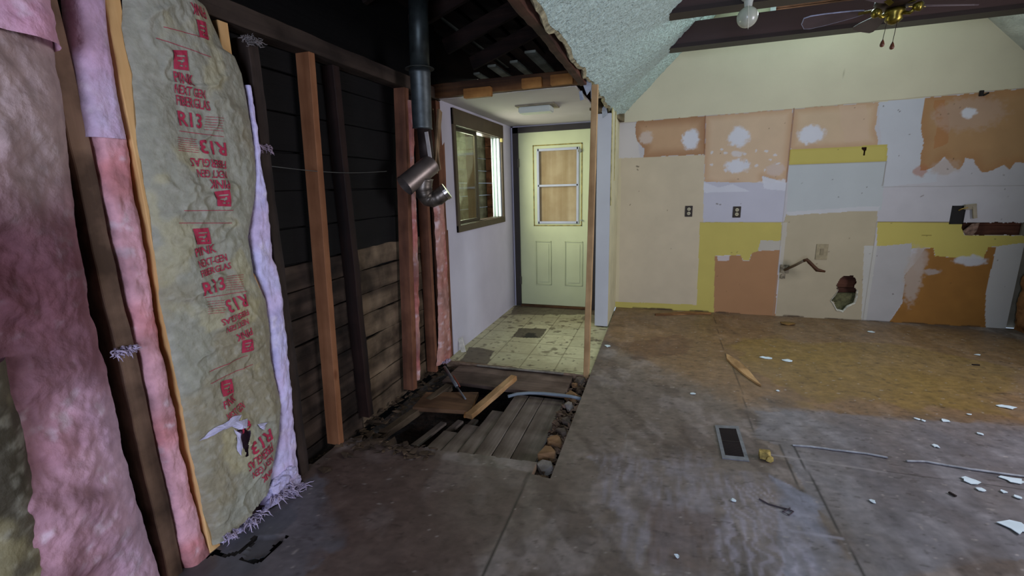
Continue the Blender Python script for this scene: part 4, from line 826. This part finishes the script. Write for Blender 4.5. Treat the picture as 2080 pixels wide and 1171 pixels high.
BR = mat('antique_brass', '#8a7a35', .3, .85, var=.3, scale=20); BRZ = mat('fan_dark_metal', '#3d3028', .4, .6, var=.2); BLD = mat('fan_blade', '#54474a', .55, var=.2, scale=5); GLARE = mat('edge_glare', '#a9acc6', .8, var=.2, scale=30)
b = MB(); b.lathe((HX, HYf, HZ), [(.03, .15), (.07, .14), (.11, .10), (.12, .06), (.10, .03), (.06, .02)], 32); b.build('motor_housing', BRZ, fan, smooth=True)
b = MB(); b.lathe((HX, HYf, HZ-.06), [(.02, .08), (.055, .075), (.06, .05), (.045, .03), (.05, .01), (.03, -.01), (.012, -.02)], 28); b.build('switch_housing', BR, fan, smooth=True)
for k in range(3):
    a = R(200+k*120); b = MB(); p = Vector((HX+.05*math.cos(a), HYf+.05*math.sin(a), HZ-.02)); q = Vector((HX+.12*math.cos(a), HYf+.12*math.sin(a), HZ-.005)); b.tube([p, (p+q)/2+Vector((0, 0, -.02)), q], .012, 10); b.lathe(q, [(.018, -.02), (.028, 0), (.03, .02), (.02, .03)], 16, (math.cos(a), math.sin(a), -.2)); b.build('lamp_arm', BR, fan, smooth=True)
for k, ang in enumerate((92, 20, 164, 236, 308)):
    a = R(ang); d = Vector((math.cos(a), math.sin(a), 0)); n = Vector((-math.sin(a), math.cos(a), .34)).normalized(); o0 = Vector((HX, HYf, HZ+.03))
    b = MB(); b.bar(o0+d*.08, o0+d*.20, n, .03, .006, 4); b.build('blade_arm', BR, fan)
    prof = [(.17, .02), (.22, .035), (.30, .05), (.40, .066), (.48, .072), (.52, .062), (.535, .0)]
    out = [o0+d*x+n*y for x, y in prof]+[o0+d*x-n*y for x, y in reversed(prof[:-1])]
    b = MB(); b.prism(out, d.cross(n)*.008); bl_ = b.build('blade', BLD, fan)
    b = MB(); b.tube([p+d.cross(n)*.004 for p in out], .0045 if k == 2 else .0015, 6); WL[bl_] = WL[fan]; b.build('blade_rim', GLARE if k == 2 else BRZ, bl_)  # pale rim of one blade is edge glare put into its colour
for (px, py, Yq) in ((1792, 88, 4.0), (1812, 93, 4.0)):
    p = pt(px, py, 1, Yq); b = MB(); b.tube([(p[0]+.01, Yq, HZ-.06), (p[0], Yq, p[2]+.02)], .002, 6); ch_ = b.build('pull_chain', BRZ, fan); WL[ch_] = WL[fan]
    b = MB(); b.lathe((p[0], Yq, p[2]-.02), [(.003, .045), (.009, .03), (.014, .012), (.011, 0), (.004, -.004)], 14); b.build('chain_pull', mat('wood_pull%d' % px, '#5a2e1c', .4), ch_, smooth=True)
# ------------------------------------------------------------------ duct and tee
dv = thing('vent_duct', 'galvanised flue pipe hanging from the roof with tee and bent elbow', 'duct', (-1.62, 3.0, 1.5))
Yd = 3.0; A = lambda x, y, Y=Yd: Vector(pt(x, y, 1, Y))
t0, t1, t2 = A(845, -40), A(855, 140), A(862, 262)
b = MB(); b.tube([A(848, -60), A(853, 150)], .066, 28); b.build('upper_pipe', mat('sooty_galvanised', '#4f5654', .45, .7, var=.3, scale=8), dv, smooth=True)
b = MB(); b.tube([A(852, 143), A(853, 152), A(853.5, 153), A(858, 258), A(858, 262)], [.074, .074, .070, .068, .071], 28); b.build('middle_pipe', GALV, dv, smooth=True)
b = MB(); b.lathe(A(852, 136), [(.066, .0), (.08, -.004), (.10, -.012), (.10, -.016), (.066, -.01)], 28); b.build('roof_flashing', mat('dark_flashing', '#4a4c46', .55, .5), dv)
b = MB(); b.tube([A(861, 262), A(868, 330)], .05, 22); b.build('lower_liner', mat('dark_liner', '#3b302d', .6, .4, var=.3), dv, smooth=True)
b = MB(); b.bar(A(866, 268, 2.93), A(876, 335, 2.93), (1, 0, 0), .028, .006, 8, .002); b.build('bright_strip', mat('shiny_strip', '#d9cfc8', .3, .3), dv, label='bright metal strip')
ta, tb = A(822, 378, 2.80), A(878, 332, 2.98); dd = (tb-ta).normalized()
b = MB(); b.tube([ta, ta+dd*.02, tb-dd*.02, tb], [.074, .072, .072, .068], 30, caps=False); b.tube([tb, ta], [.065, .070], 30, caps=False); b.build('tee_pipe', GALV2, dv, smooth=True)
b = MB(); b.tube([ta+dd*.13, tb-dd*.004], .066, 24); b.build('pipe_inside', INSIDE, dv, label='dark pipe interior')
path = [A(862, 362, 2.92), A(860, 382, 2.92), A(862, 394, 2.93), A(869, 403, 2.95), A(879, 405, 2.97), A(890, 401, 2.98), A(905, 390, 3.0)]
pp = []; rad = []
for i in range(len(path)-1):
    for k in range(5): pp.append(path[i].lerp(path[i+1], k/5)); rad.append(.060-.001*i+(.004 if (k % 5) == 0 else 0))
pp.append(path[-1]); rad.append(.053)
b = MB(); b.tube(pp, rad, 26); b.build('flexible_elbow', mat('elbow_metal', '#7c7268', .4, .75, var=.35, scale=16), dv, smooth=True)
d_ = (path[-1]-path[-2]).normalized(); b = MB(); b.tube([path[-1]-d_*.012, path[-1]+d_*.014], .060, 26); b.build('clamp_ring', mat('bright_ring', '#a8a099', .25, .9), dv)
for q in (ta+dd*.03+Vector((0, -.03, .055)), tb-dd*.02+Vector((.03, -.055, .01)), tb-dd*.04+Vector((0, -.062, -.02))): 
    b = MB(); b.sphere(q, .006, 2); b.build('screw', BLACK, dv)
b = MB(); b.bar(A(893, 225, 3.3), A(884, 350, 3.1), (1, 0, 0), .022, .05, 20, .003, seed=2); b.bar(A(878, 222, 3.3), A(893, 345, 3.1), (1, 0, 0), .02, .012, 20, .003, seed=2)
tag(b.build('leaning_strip', wood('strip_wood', '#b59a76', '#7c6448', knots=False)), 'thin pale wood strip leaning behind the metal duct', 'wood strip')
# ------------------------------------------------------------------ kitchen wall fittings
def outlet(px, py, name, label, face, plate, blank=False):
    c = W(px, py); t = thing(name, label, 'electrical outlet' if not blank else 'wall plate', (c[0], YK-.002, c[1]-.06))
    w_, h_ = (.04, .062) if not blank else (.055, .085)
    b = MB(); b.box((c[0]-w_, YK-.008, c[1]-h_), (c[0]+w_, YK-.001, c[1]+h_), .002); b.build('box_plate', mat(name+'_plate%d' % px, plate, .6, var=.15, scale=30), t)
    if not blank:
        b = MB()
        for s in (-1, 1): b.lathe((c[0], YK-.008, c[1]+s*.024), [(.019, 0), (.019, .008), (.015, .01)], 20, (0, -1, 0))
        b.build('receptacle', mat('ivory%d' % px, face, .5), t)
        for s in (-1, 1):
            for q in (-.006, .006):
                b = MB(); b.box((c[0]+q-.0015, YK-.0195, c[1]+s*.024-.005), (c[0]+q+.0015, YK-.0175, c[1]+s*.024+.006)); b.build('slot', BLACK, t)
    else:
        b = MB(); b.box((c[0]-.018, YK-.013, c[1]-.035), (c[0]+.018, YK-.007, c[1]+.035), .002); b.build('receptacle', mat('beige_face', '#97896a', .6), t)
outlet(1399, 429.5, 'wall_outlet', 'uncovered ivory outlet on the large cream panel', '#c8bfa0', '#3a3028')
outlet(1496.5, 431, 'wall_outlet', 'uncovered ivory outlet above the yellow paint patch', '#c8bfa0', '#3a3028')
outlet(1669, 512, 'outlet_plate', 'beige outlet plate low on the beige wall above the hole', '', '#a89a78', True)
c = W(1945, 437); t = thing('junction_box', 'open black electrical box with a hanging ivory switch', 'electrical box', (c[0], YK, c[1]-.09))
b = MB(); b.box((c[0]-.055, YK-.004, c[1]-.09), (c[0]-.045, YK+.05, c[1]+.09)); b.box((c[0]+.045, YK-.004, c[1]-.09), (c[0]+.055, YK+.05, c[1]+.09)); b.box((c[0]-.055, YK-.004, c[1]-.09), (c[0]+.055, YK+.05, c[1]-.08)); b.box((c[0]-.055, YK-.004, c[1]+.08), (c[0]+.055, YK+.05, c[1]+.09)); b.box((c[0]-.052, YK-.001, c[1]-.087), (c[0]+.052, YK+.055, c[1]+.087)); b.build('box_shell', mat('black_plastic', '#14110f', .6), t)
b = MB(); b.bar((c[0]+.03, YK-.03, c[1]+.075), (c[0]+.12, YK-.02, c[1]+.085), (0, 0, 1), .05, .02, 4); b.bar((c[0]+.10, YK-.03, c[1]+.085), (c[0]+.125, YK-.03, c[1]-.03), (1, 0, 0), .03, .02, 6, .003); b.build('switch_body', mat('ivory_switch', '#a89c86', .5), t)
b = MB(); b.tube([(c[0], YK+.03, c[1]+.03), (c[0]+.01, YK-.03, c[1]+.06), (c[0]+.05, YK-.04, c[1]+.075)], .006, 8); b.build('wire', mat('yellow_wire', '#b08f4a', .6), t)
# bent water pipe
P0, P1, P2, P3 = (Vector(pt(*q, 1, Yq)) for q, Yq in (((1594,549), 5.60), ((1639,528), 5.42), ((1660,549), 5.38), ((1676,552), 5.38)))
pp = []; 
ctrl = [P0, P0.lerp(P1, .5), P1-Vector((.03, 0, .012)), P1, P1.lerp(P2, .2), P1.lerp(P2, .6), P2, P2.lerp(P3, .4), P3]
t = thing('water_pipe', 'bent brown water pipe sticking out of the beige wall', 'pipe', tuple(P0))
b = MB(); b.tube([ctrl[0], ctrl[1], ctrl[2]], .014, 16); b.build('straight_tube', mat('dull_steel', '#7d6f5c', .5, .6), t, smooth=True)
b = MB(); b.tube(ctrl[2:], [.016, .018, .018, .017, .020, .016, .010], 16); b.build('bent_end', mat('brown_pipe', '#5a3a26', .6, .3, var=.3), t, smooth=True)
b = MB(); b.rock((P0.x-.0, YK-.012, P0.z+.01), (.09, .02, .10), 4, 18); b.rock((P0.x-.01, YK-.01, P0.z-.07), (.05, .015, .06), 7, 12); b.build('plaster_collar', mat('broken_plaster', '#a0947c', .9, var=.4, scale=30, bump=.6), t)
b = MB(); b.rock((P0.x+.035, YK-.016, P0.z+.03), (.03, .02, .03), 9, 12); b.build('dark_gap', BLACK, t)
c = W(1993, 190); b = MB(); b.box((c[0]-.018, YK-.02, c[1]-.025), (c[0]+.012, YK, c[1]+.025), .003); b.bar((c[0]+.012, YK-.015, c[1]-.02), (c[0]+.05, YK-.01, c[1]+.0), (0, 0, 1), .015, .01, 4); tag(b.build('wall_bracket', mat('black_bracket', '#1c1712', .6)), 'tiny black bracket at the upper paint edge of the kitchen wall', 'bracket')
# exposed boards in the slot are the cavity; torn flap at its left end
P_ = [Vector(pt(*q, 1, YK-.004)) for q in ((1956,470), (1975,455), (1990,453), (1984,470), (1975,479), (1962,478))]
tag(MB().prism(P_, (0, .008, 0)).build('torn_drywall_edge', mat('torn_brown_paper', '#9a7d6c', .9, var=.4, scale=30)), 'torn drywall flap at the left end of the long wall slot', 'torn drywall')
# ------------------------------------------------------------------ right edge: end of the wall, rough brown batt and right wall
b = MB(); b.box((3.30, 5.66, 0), (3.6, 5.68, 2.5)); b.box((3.455, -2.5, 0), (3.475, 1.9, 2.3)); b.box((3.455, 3.3, 0), (3.475, 5.7, 2.3)); b.box((3.455, 1.9, 0), (3.475, 3.3, 1.0)); b.box((3.455, 1.9, 2.2), (3.475, 3.3, 2.3)); struct('wall_right', b.v, b.f, mat('right_wall', '#8c8474', .9))
b = MB(); b.box((-1.95, -2.52, 0), (-.6, -2.5, 4.3)); b.box((1.0, -2.52, 0), (3.5, -2.5, 4.3)); b.box((-.6, -2.52, 2.2), (1.0, -2.5, 4.3)); b.box((.75, -.95, 0), (3.5, -.83, 4.3)); struct('wall_rear_and_blocker', b.v, b.f, mat('rear_wall', '#a39c8c', .9))  # last box: unseen partition added to block patio light on the right
def orcol(Y, Z, U): c = np.zeros(Y.shape+(3,)); c[:] = hexc('#7a5436'); return mix(c, hexc('#4a3020'), sstep(.4, .6, fbm(Y, Z, 12, 4, 3)))
zz = np.linspace(0, 1.0, 60); yy = np.linspace(5.0, 5.6, 40); GY, GZ2 = np.meshgrid(yy, zz, indexing='ij'); gxx = 3.40-(fbm(GY, GZ2, 10, 4, 4))*.08
o = mk('insulation_batt', np.stack([gxx, GY, GZ2], -1).reshape(-1, 3), gridfaces(*GY.shape), PINKM, smooth=True, col=orcol(GY, GZ2, 0).reshape(-1, 3)); tag(o, 'rough orange-brown batt at the far right edge beyond the wall end', 'insulation')
# ------------------------------------------------------------------ floor register
rg = thing('floor_register', 'grey metal floor vent register with black louvres', 'floor vent', (.448, 2.68, 0))
C4 = [Vector(pt(*q, 2, .006)) for q in ((1452,864), (1500,866), (1522,937), (1467,931))]
def lerp2(u, v_): return (C4[0].lerp(C4[1], u)).lerp(C4[3].lerp(C4[2], u), v_)
b = MB()
for (a, c, d, e) in ((0, 1, 0, .09), (0, 1, .91, 1), (0, .14, .09, .91), (.86, 1, .09, .91)):
    b.prism([lerp2(a, d), lerp2(c, d), lerp2(c, e), lerp2(a, e)], (0, 0, -.006))
b.build('register_frame', mat('register_grey', '#85878d', .5, .4, var=.15, scale=30), rg)
b = MB(); b.prism([lerp2(.14, .49), lerp2(.86, .49), lerp2(.86, .51), lerp2(.14, .51)], (0, 0, -.005))
for k in range(34):
    v0 = .09+.82*k/34; b.prism([lerp2(.14, v0+.004), lerp2(.86, v0+.004), lerp2(.86, v0+.011), lerp2(.14, v0+.011)], (0, 0, -.005))
b.build('louvres', mat('louvre_dark', '#3a3130', .5, .3), rg)
b = MB(); b.prism([lerp2(.1, .05)-Vector((0, 0, .0045)), lerp2(.9, .05)-Vector((0, 0, .0045)), lerp2(.9, .95)-Vector((0, 0, .0045)), lerp2(.1, .95)-Vector((0, 0, .0045))], (0, 0, -.001)); b.build('dark_well', BLACK, rg)
# splinter, strips, chips and scraps on the floor
F3 = lambda x, y, z=.0: Vector(pt(x, y, 2, z))
b = MB(); b.prism([F3(x, y, .002) for x, y in ((1475,722), (1480,724), (1502,738), (1520,755), (1546,786), (1538,782), (1512,764), (1488,744), (1476,731))], (0, 0, .014))
tag(b.build('wood_splinter', wood('floor_splinter', '#cda678', '#a07a4e', axis='y', knots=False)), 'long pointed wood splinter lying alone on the kitchen floor', 'wood splinter')
b = MB(); b.prism([F3(x, y, .002) for x, y in ((1330,639), (1400,635), (1445,637), (1444,639), (1390,640), (1332,642))], (0, 0, .012)); tag(b.build('wood_sliver', wood('wall_sliver', '#b08050', '#7a5030', axis='x', knots=False)), 'thin wood sliver along the foot of the yellow wall strip', 'wood splinter')
STRIPM = mat('dusty_strip', '#a3a5ad', .7, var=.25, scale=20)
for pts, lab in ((((1610,905), (1650,908), (1700,915), (1760,922), (1802,930)), 'long pale strip on the floor right of the register'), (((1842,937), (1880,938), (1925,946), (1980,955), (2030,962), (2095,970)), 'pale strip on the floor running out of the right edge')):
    b = MB(); n = len(pts)
    for i in range(n-1):
        p, q = F3(*pts[i], .005), F3(*pts[i+1], .005); b.bar(p, q, (0, 1, 0), .012, .008, 6, .002, seed=i)
    tag(b.build('caulk_strip', STRIPM), lab, 'caulk strip')
CHIP = mat('paint_chip', '#cfdde6', .6, var=.06, scale=10)
def chip(px, py, s, asp=1., seed=0, label=None, m=None, name='paint_chip', group='paint chips on the floor'):
    rn = random.Random(seed); c = F3(px, py, .002); K = 9; a0 = rn.uniform(0, 6)
    v = [c+Vector((math.cos(a0+2*math.pi*k/K)*s*asp*rn.uniform(.5, 1.1), math.sin(a0+2*math.pi*k/K)*s*rn.uniform(.5, 1.1), rn.uniform(0, .004))) for k in range(K)]
    o = MB().prism(v, (0, 0, .003)).build(name, m or CHIP); return tag(o, label or 'small white paint chip lying on the worn plywood floor', 'paint chip', group)
chip(2062, 1072, .055, 1.1, 1, 'largest white paint chip, at the right edge of the floor'); chip(1556, 728, .035, 1.4, 2, 'white paint chip right of the long splinter, left of its pair'); chip(1599, 733, .035, 1.2, 3, 'white paint chip, right one of the pair behind the splinter')
chip(2045, 828, .035, 1.6, 4, 'white paint chip on the brown floor at the right edge'); chip(1970, 977, .033, 1.3, 5, 'white paint chip just below the right pale strip')
chip(2058, 976, .035, 1.8, 12, 'white paint chip touching the end of the right pale strip')
CL = ['white paint chip above the right pale strip, near the brown floor', 'white paint chip just above the start of the right pale strip', 'small white paint chip right of the middle, between the brown floor and right strip',
 'tiny white paint chip, left one of a close pair by the brown floor edge', 'tiny white paint chip, right one of a close pair by the brown floor edge', 'white paint chip near the foot of the kitchen wall below its right white patch', 'small white paint chip on the brown floor near the right edge, behind the largest ones',
 'small white paint chip below the two big chips at the right strip', 'tiny white paint chip far right, below the end of the right pale strip', 'small white paint chip between the pit and the long splinter', 'small white paint chip right of the long floor joint, below the left pale strip', 'small white paint chip near the bottom edge of the floor',
 'white paint chip by the foot of the stub wall', 'small white paint chip left of the curled dark string', 'tiny white paint chip just in front of the long splinter tip', 'tiny white paint chip on the brown floor edge near the right side', 'tiny white paint chip at the right edge, above the largest chip']
for i, (x, y, s) in enumerate(((1920,856,.022), (1901,908,.02), (1992,883,.015), (1862,852,.015), (1875,856,.012), (1770,675,.025), (1986,722,.02), (1992,996,.015), (2038,1000,.014), (1407,801,.02), (1772,1020,.012), (1375,1131,.012), (1235,704,.03), (1490,1018,.012), (1580,795,.012), (1968,843,.012), (2068,1012,.014))): chip(x, y, s, 1.3, i+20, label=CL[i])
# yellow crumple
b = MB(); c = F3(1552, 931); b.rock((c.x, c.y, .022), (.06, .05, .045), 4, 20); b.rock((c.x+.02, c.y-.03, .014), (.04, .03, .028), 5, 12); tag(b.build('plaster_crumb', mat('yellow_crumb', '#c2a860', .8, var=.35, scale=30)), 'small yellowish crumpled crumb beside the floor register', 'debris')
b = MB(); c = F3(1600, 660); b.rock((c.x, c.y, .012), (.14, .08, .024), 6, 20); tag(b.build('debris_clod', mat('brown_clod', '#8d6c3c', .9, var=.3)), 'flat brown clod near the foot of the kitchen wall', 'debris')
# wispy string scribble on the floor
b = MB(); b.tube([F3(x, y, .004) for x, y in ((1542,1014), (1560,1024), (1580,1030), (1600,1035), (1612,1040), (1603,1047), (1590,1040), (1605,1033))], .003, 6); tag(b.build('string_scrap', mat('dark_string', '#4a4045', .9)), 'dark curled string scrap on the worn plywood', 'string')
for i, (x, y, x2, y2) in enumerate(((1928,1001,1942,1009), (1975,741,1990,742))): 
    b = MB(); b.bar(F3(x, y, .005), F3(x2, y2, .005), (0, 1, 0), .012, .008, 4, .002); tag(b.build('bark_chip', mat('bark%d' % i, '#2a211f', .9)), ['dark bark chip below the right pale strip', 'dark bark chip on the brown floor by the right edge'][i], 'debris')
# ------------------------------------------------------------------ trench rubble
BK = [wood('rubble_wood', '#b08a62', '#7c5c3e', axis='x', knots=False), mat('rubble_stone', '#74655a', .9, var=.3, scale=14, bump=.5), mat('rubble_pale', '#9d938b', .9, var=.3, scale=14, bump=.5)]
for i, (px, py, sx, sy, sz, mi, lab) in enumerate(((1112,925,.10,.10,.07,0,'orange-tan block in the trench, second from its near end'), (1127,900,.10,.085,.07,0,'tan block in the trench above the second one'), (1108,950,.09,.09,.06,2,'pale grey stone at the near end of the trench'),
     (1163,808,.10,.10,.08,0,'tan block beside the grey hose end'), (1155,826,.07,.06,.05,2,'whitish stone below the block by the hose'), (1178,776,.10,.07,.06,1,'grey-brown stone near the foot of the post'), (1165,783,.05,.05,.04,0,'small tan stone left of the grey-brown one near the post'),
     (1140,880,.06,.06,.05,1,'brown stone in the middle of the trench'), (1150,858,.06,.07,.05,1,'brown stone under the trench middle, beside the subfloor edge'), (1122,893,.05,.05,.04,1,'small brown stone beside the tan blocks'))):
    c = Vector(pt(px, py, 2, -.05)); b = MB(); b.rock((min(max(c.x, -.60), -.545), c.y, -.05), (sx, sy, sz), 30+i, 22, .3*i)
    tag(b.build('rubble_block', BK[mi]), lab, 'rubble')
b = MB(); rnd = random.Random(8)
for i in range(420):
    y = rnd.uniform(2.08, 3.6); x = rnd.uniform(-.63, -.51); s = rnd.uniform(.008, .03); b.rock((x, y, -.085+rnd.uniform(0, .04)), (s*rnd.uniform(1, 2.2), s*rnd.uniform(1, 2.2), s), i, 8, rnd.uniform(0, 3))
tag(b.build('trench_debris', mat('debris_mix', '#8a7160', .95, var=.5, scale=9, col2='#3a2b22')), 'crumbled dirt, chips and leaves filling the narrow floor trench', 'debris', kind='stuff')
b = MB()
for i in range(420):
    t_ = rnd.random()
    if t_ < .55: y = rnd.uniform(1.75, 3.5); x = rnd.uniform(-1.92, -1.66); z = -.07 if y > 2.1 else .0
    else: y = rnd.uniform(2.0, 2.12); x = rnd.uniform(-1.75, -1.2); z = .0
    if y < 2.1 and x < -1.80: z = -.05
    s = rnd.uniform(.008, .035); b.rock((x, y, z+rnd.uniform(-.03, .012)), (s*rnd.uniform(1, 3), s*rnd.uniform(1, 2.6), s*.45), i+900, 8, rnd.uniform(0, 3))
tag(b.build('wall_foot_debris', mat('debris_mix2', '#5c4a38', .95, var=.5, scale=9, col2='#2a2019')), 'dark rubble and insulation crumbs along the foot of the opened wall', 'debris', kind='stuff')
b = MB(); b.bar((-1.72, 2.30, -.10), (-1.55, 3.0, -.03), (1, 0, 0), .06, .05, 20, .008, seed=31); tag(b.build('sill_timber', wood('sill_wood', '#6c5c48', '#3a2f24', axis='y', knots=False)), 'rotten sill timber along the left side of the dark hole', 'timber')
# hose and metal pipe
b = MB(); hp = [(1032,806), (1050,801), (1075,799), (1105,800), (1135,803), (1160,806), (1180,811)]; b.tube([F3(x, y, -.022) for x, y in hp], .012, 12)
tag(b.build('hose', mat('grey_hose', '#79838c', .5, var=.1), smooth=True), 'grey hose lying across the sunken floor planks', 'hose')
b = MB(); b.tube([F3(903, 746, .02), F3(928, 786, -.0)], .013, 12); b.tube([F3(928, 786, .0), F3(946, 812, -.03)], .007, 10); tag(b.build('metal_rod', mat('rod_metal', '#7e7f86', .4, .6), smooth=True), 'thin metal rod leaning into the hole by the corner stud', 'rod')
b = MB(); b.tube([F3(921, 764, .03), F3(930, 778, .01), F3(934, 786, .0)], .005, 8); tag(b.build('red_wire', mat('red_rust', '#8a4030', .7)), 'short rusty red wire beside the metal rod', 'wire')
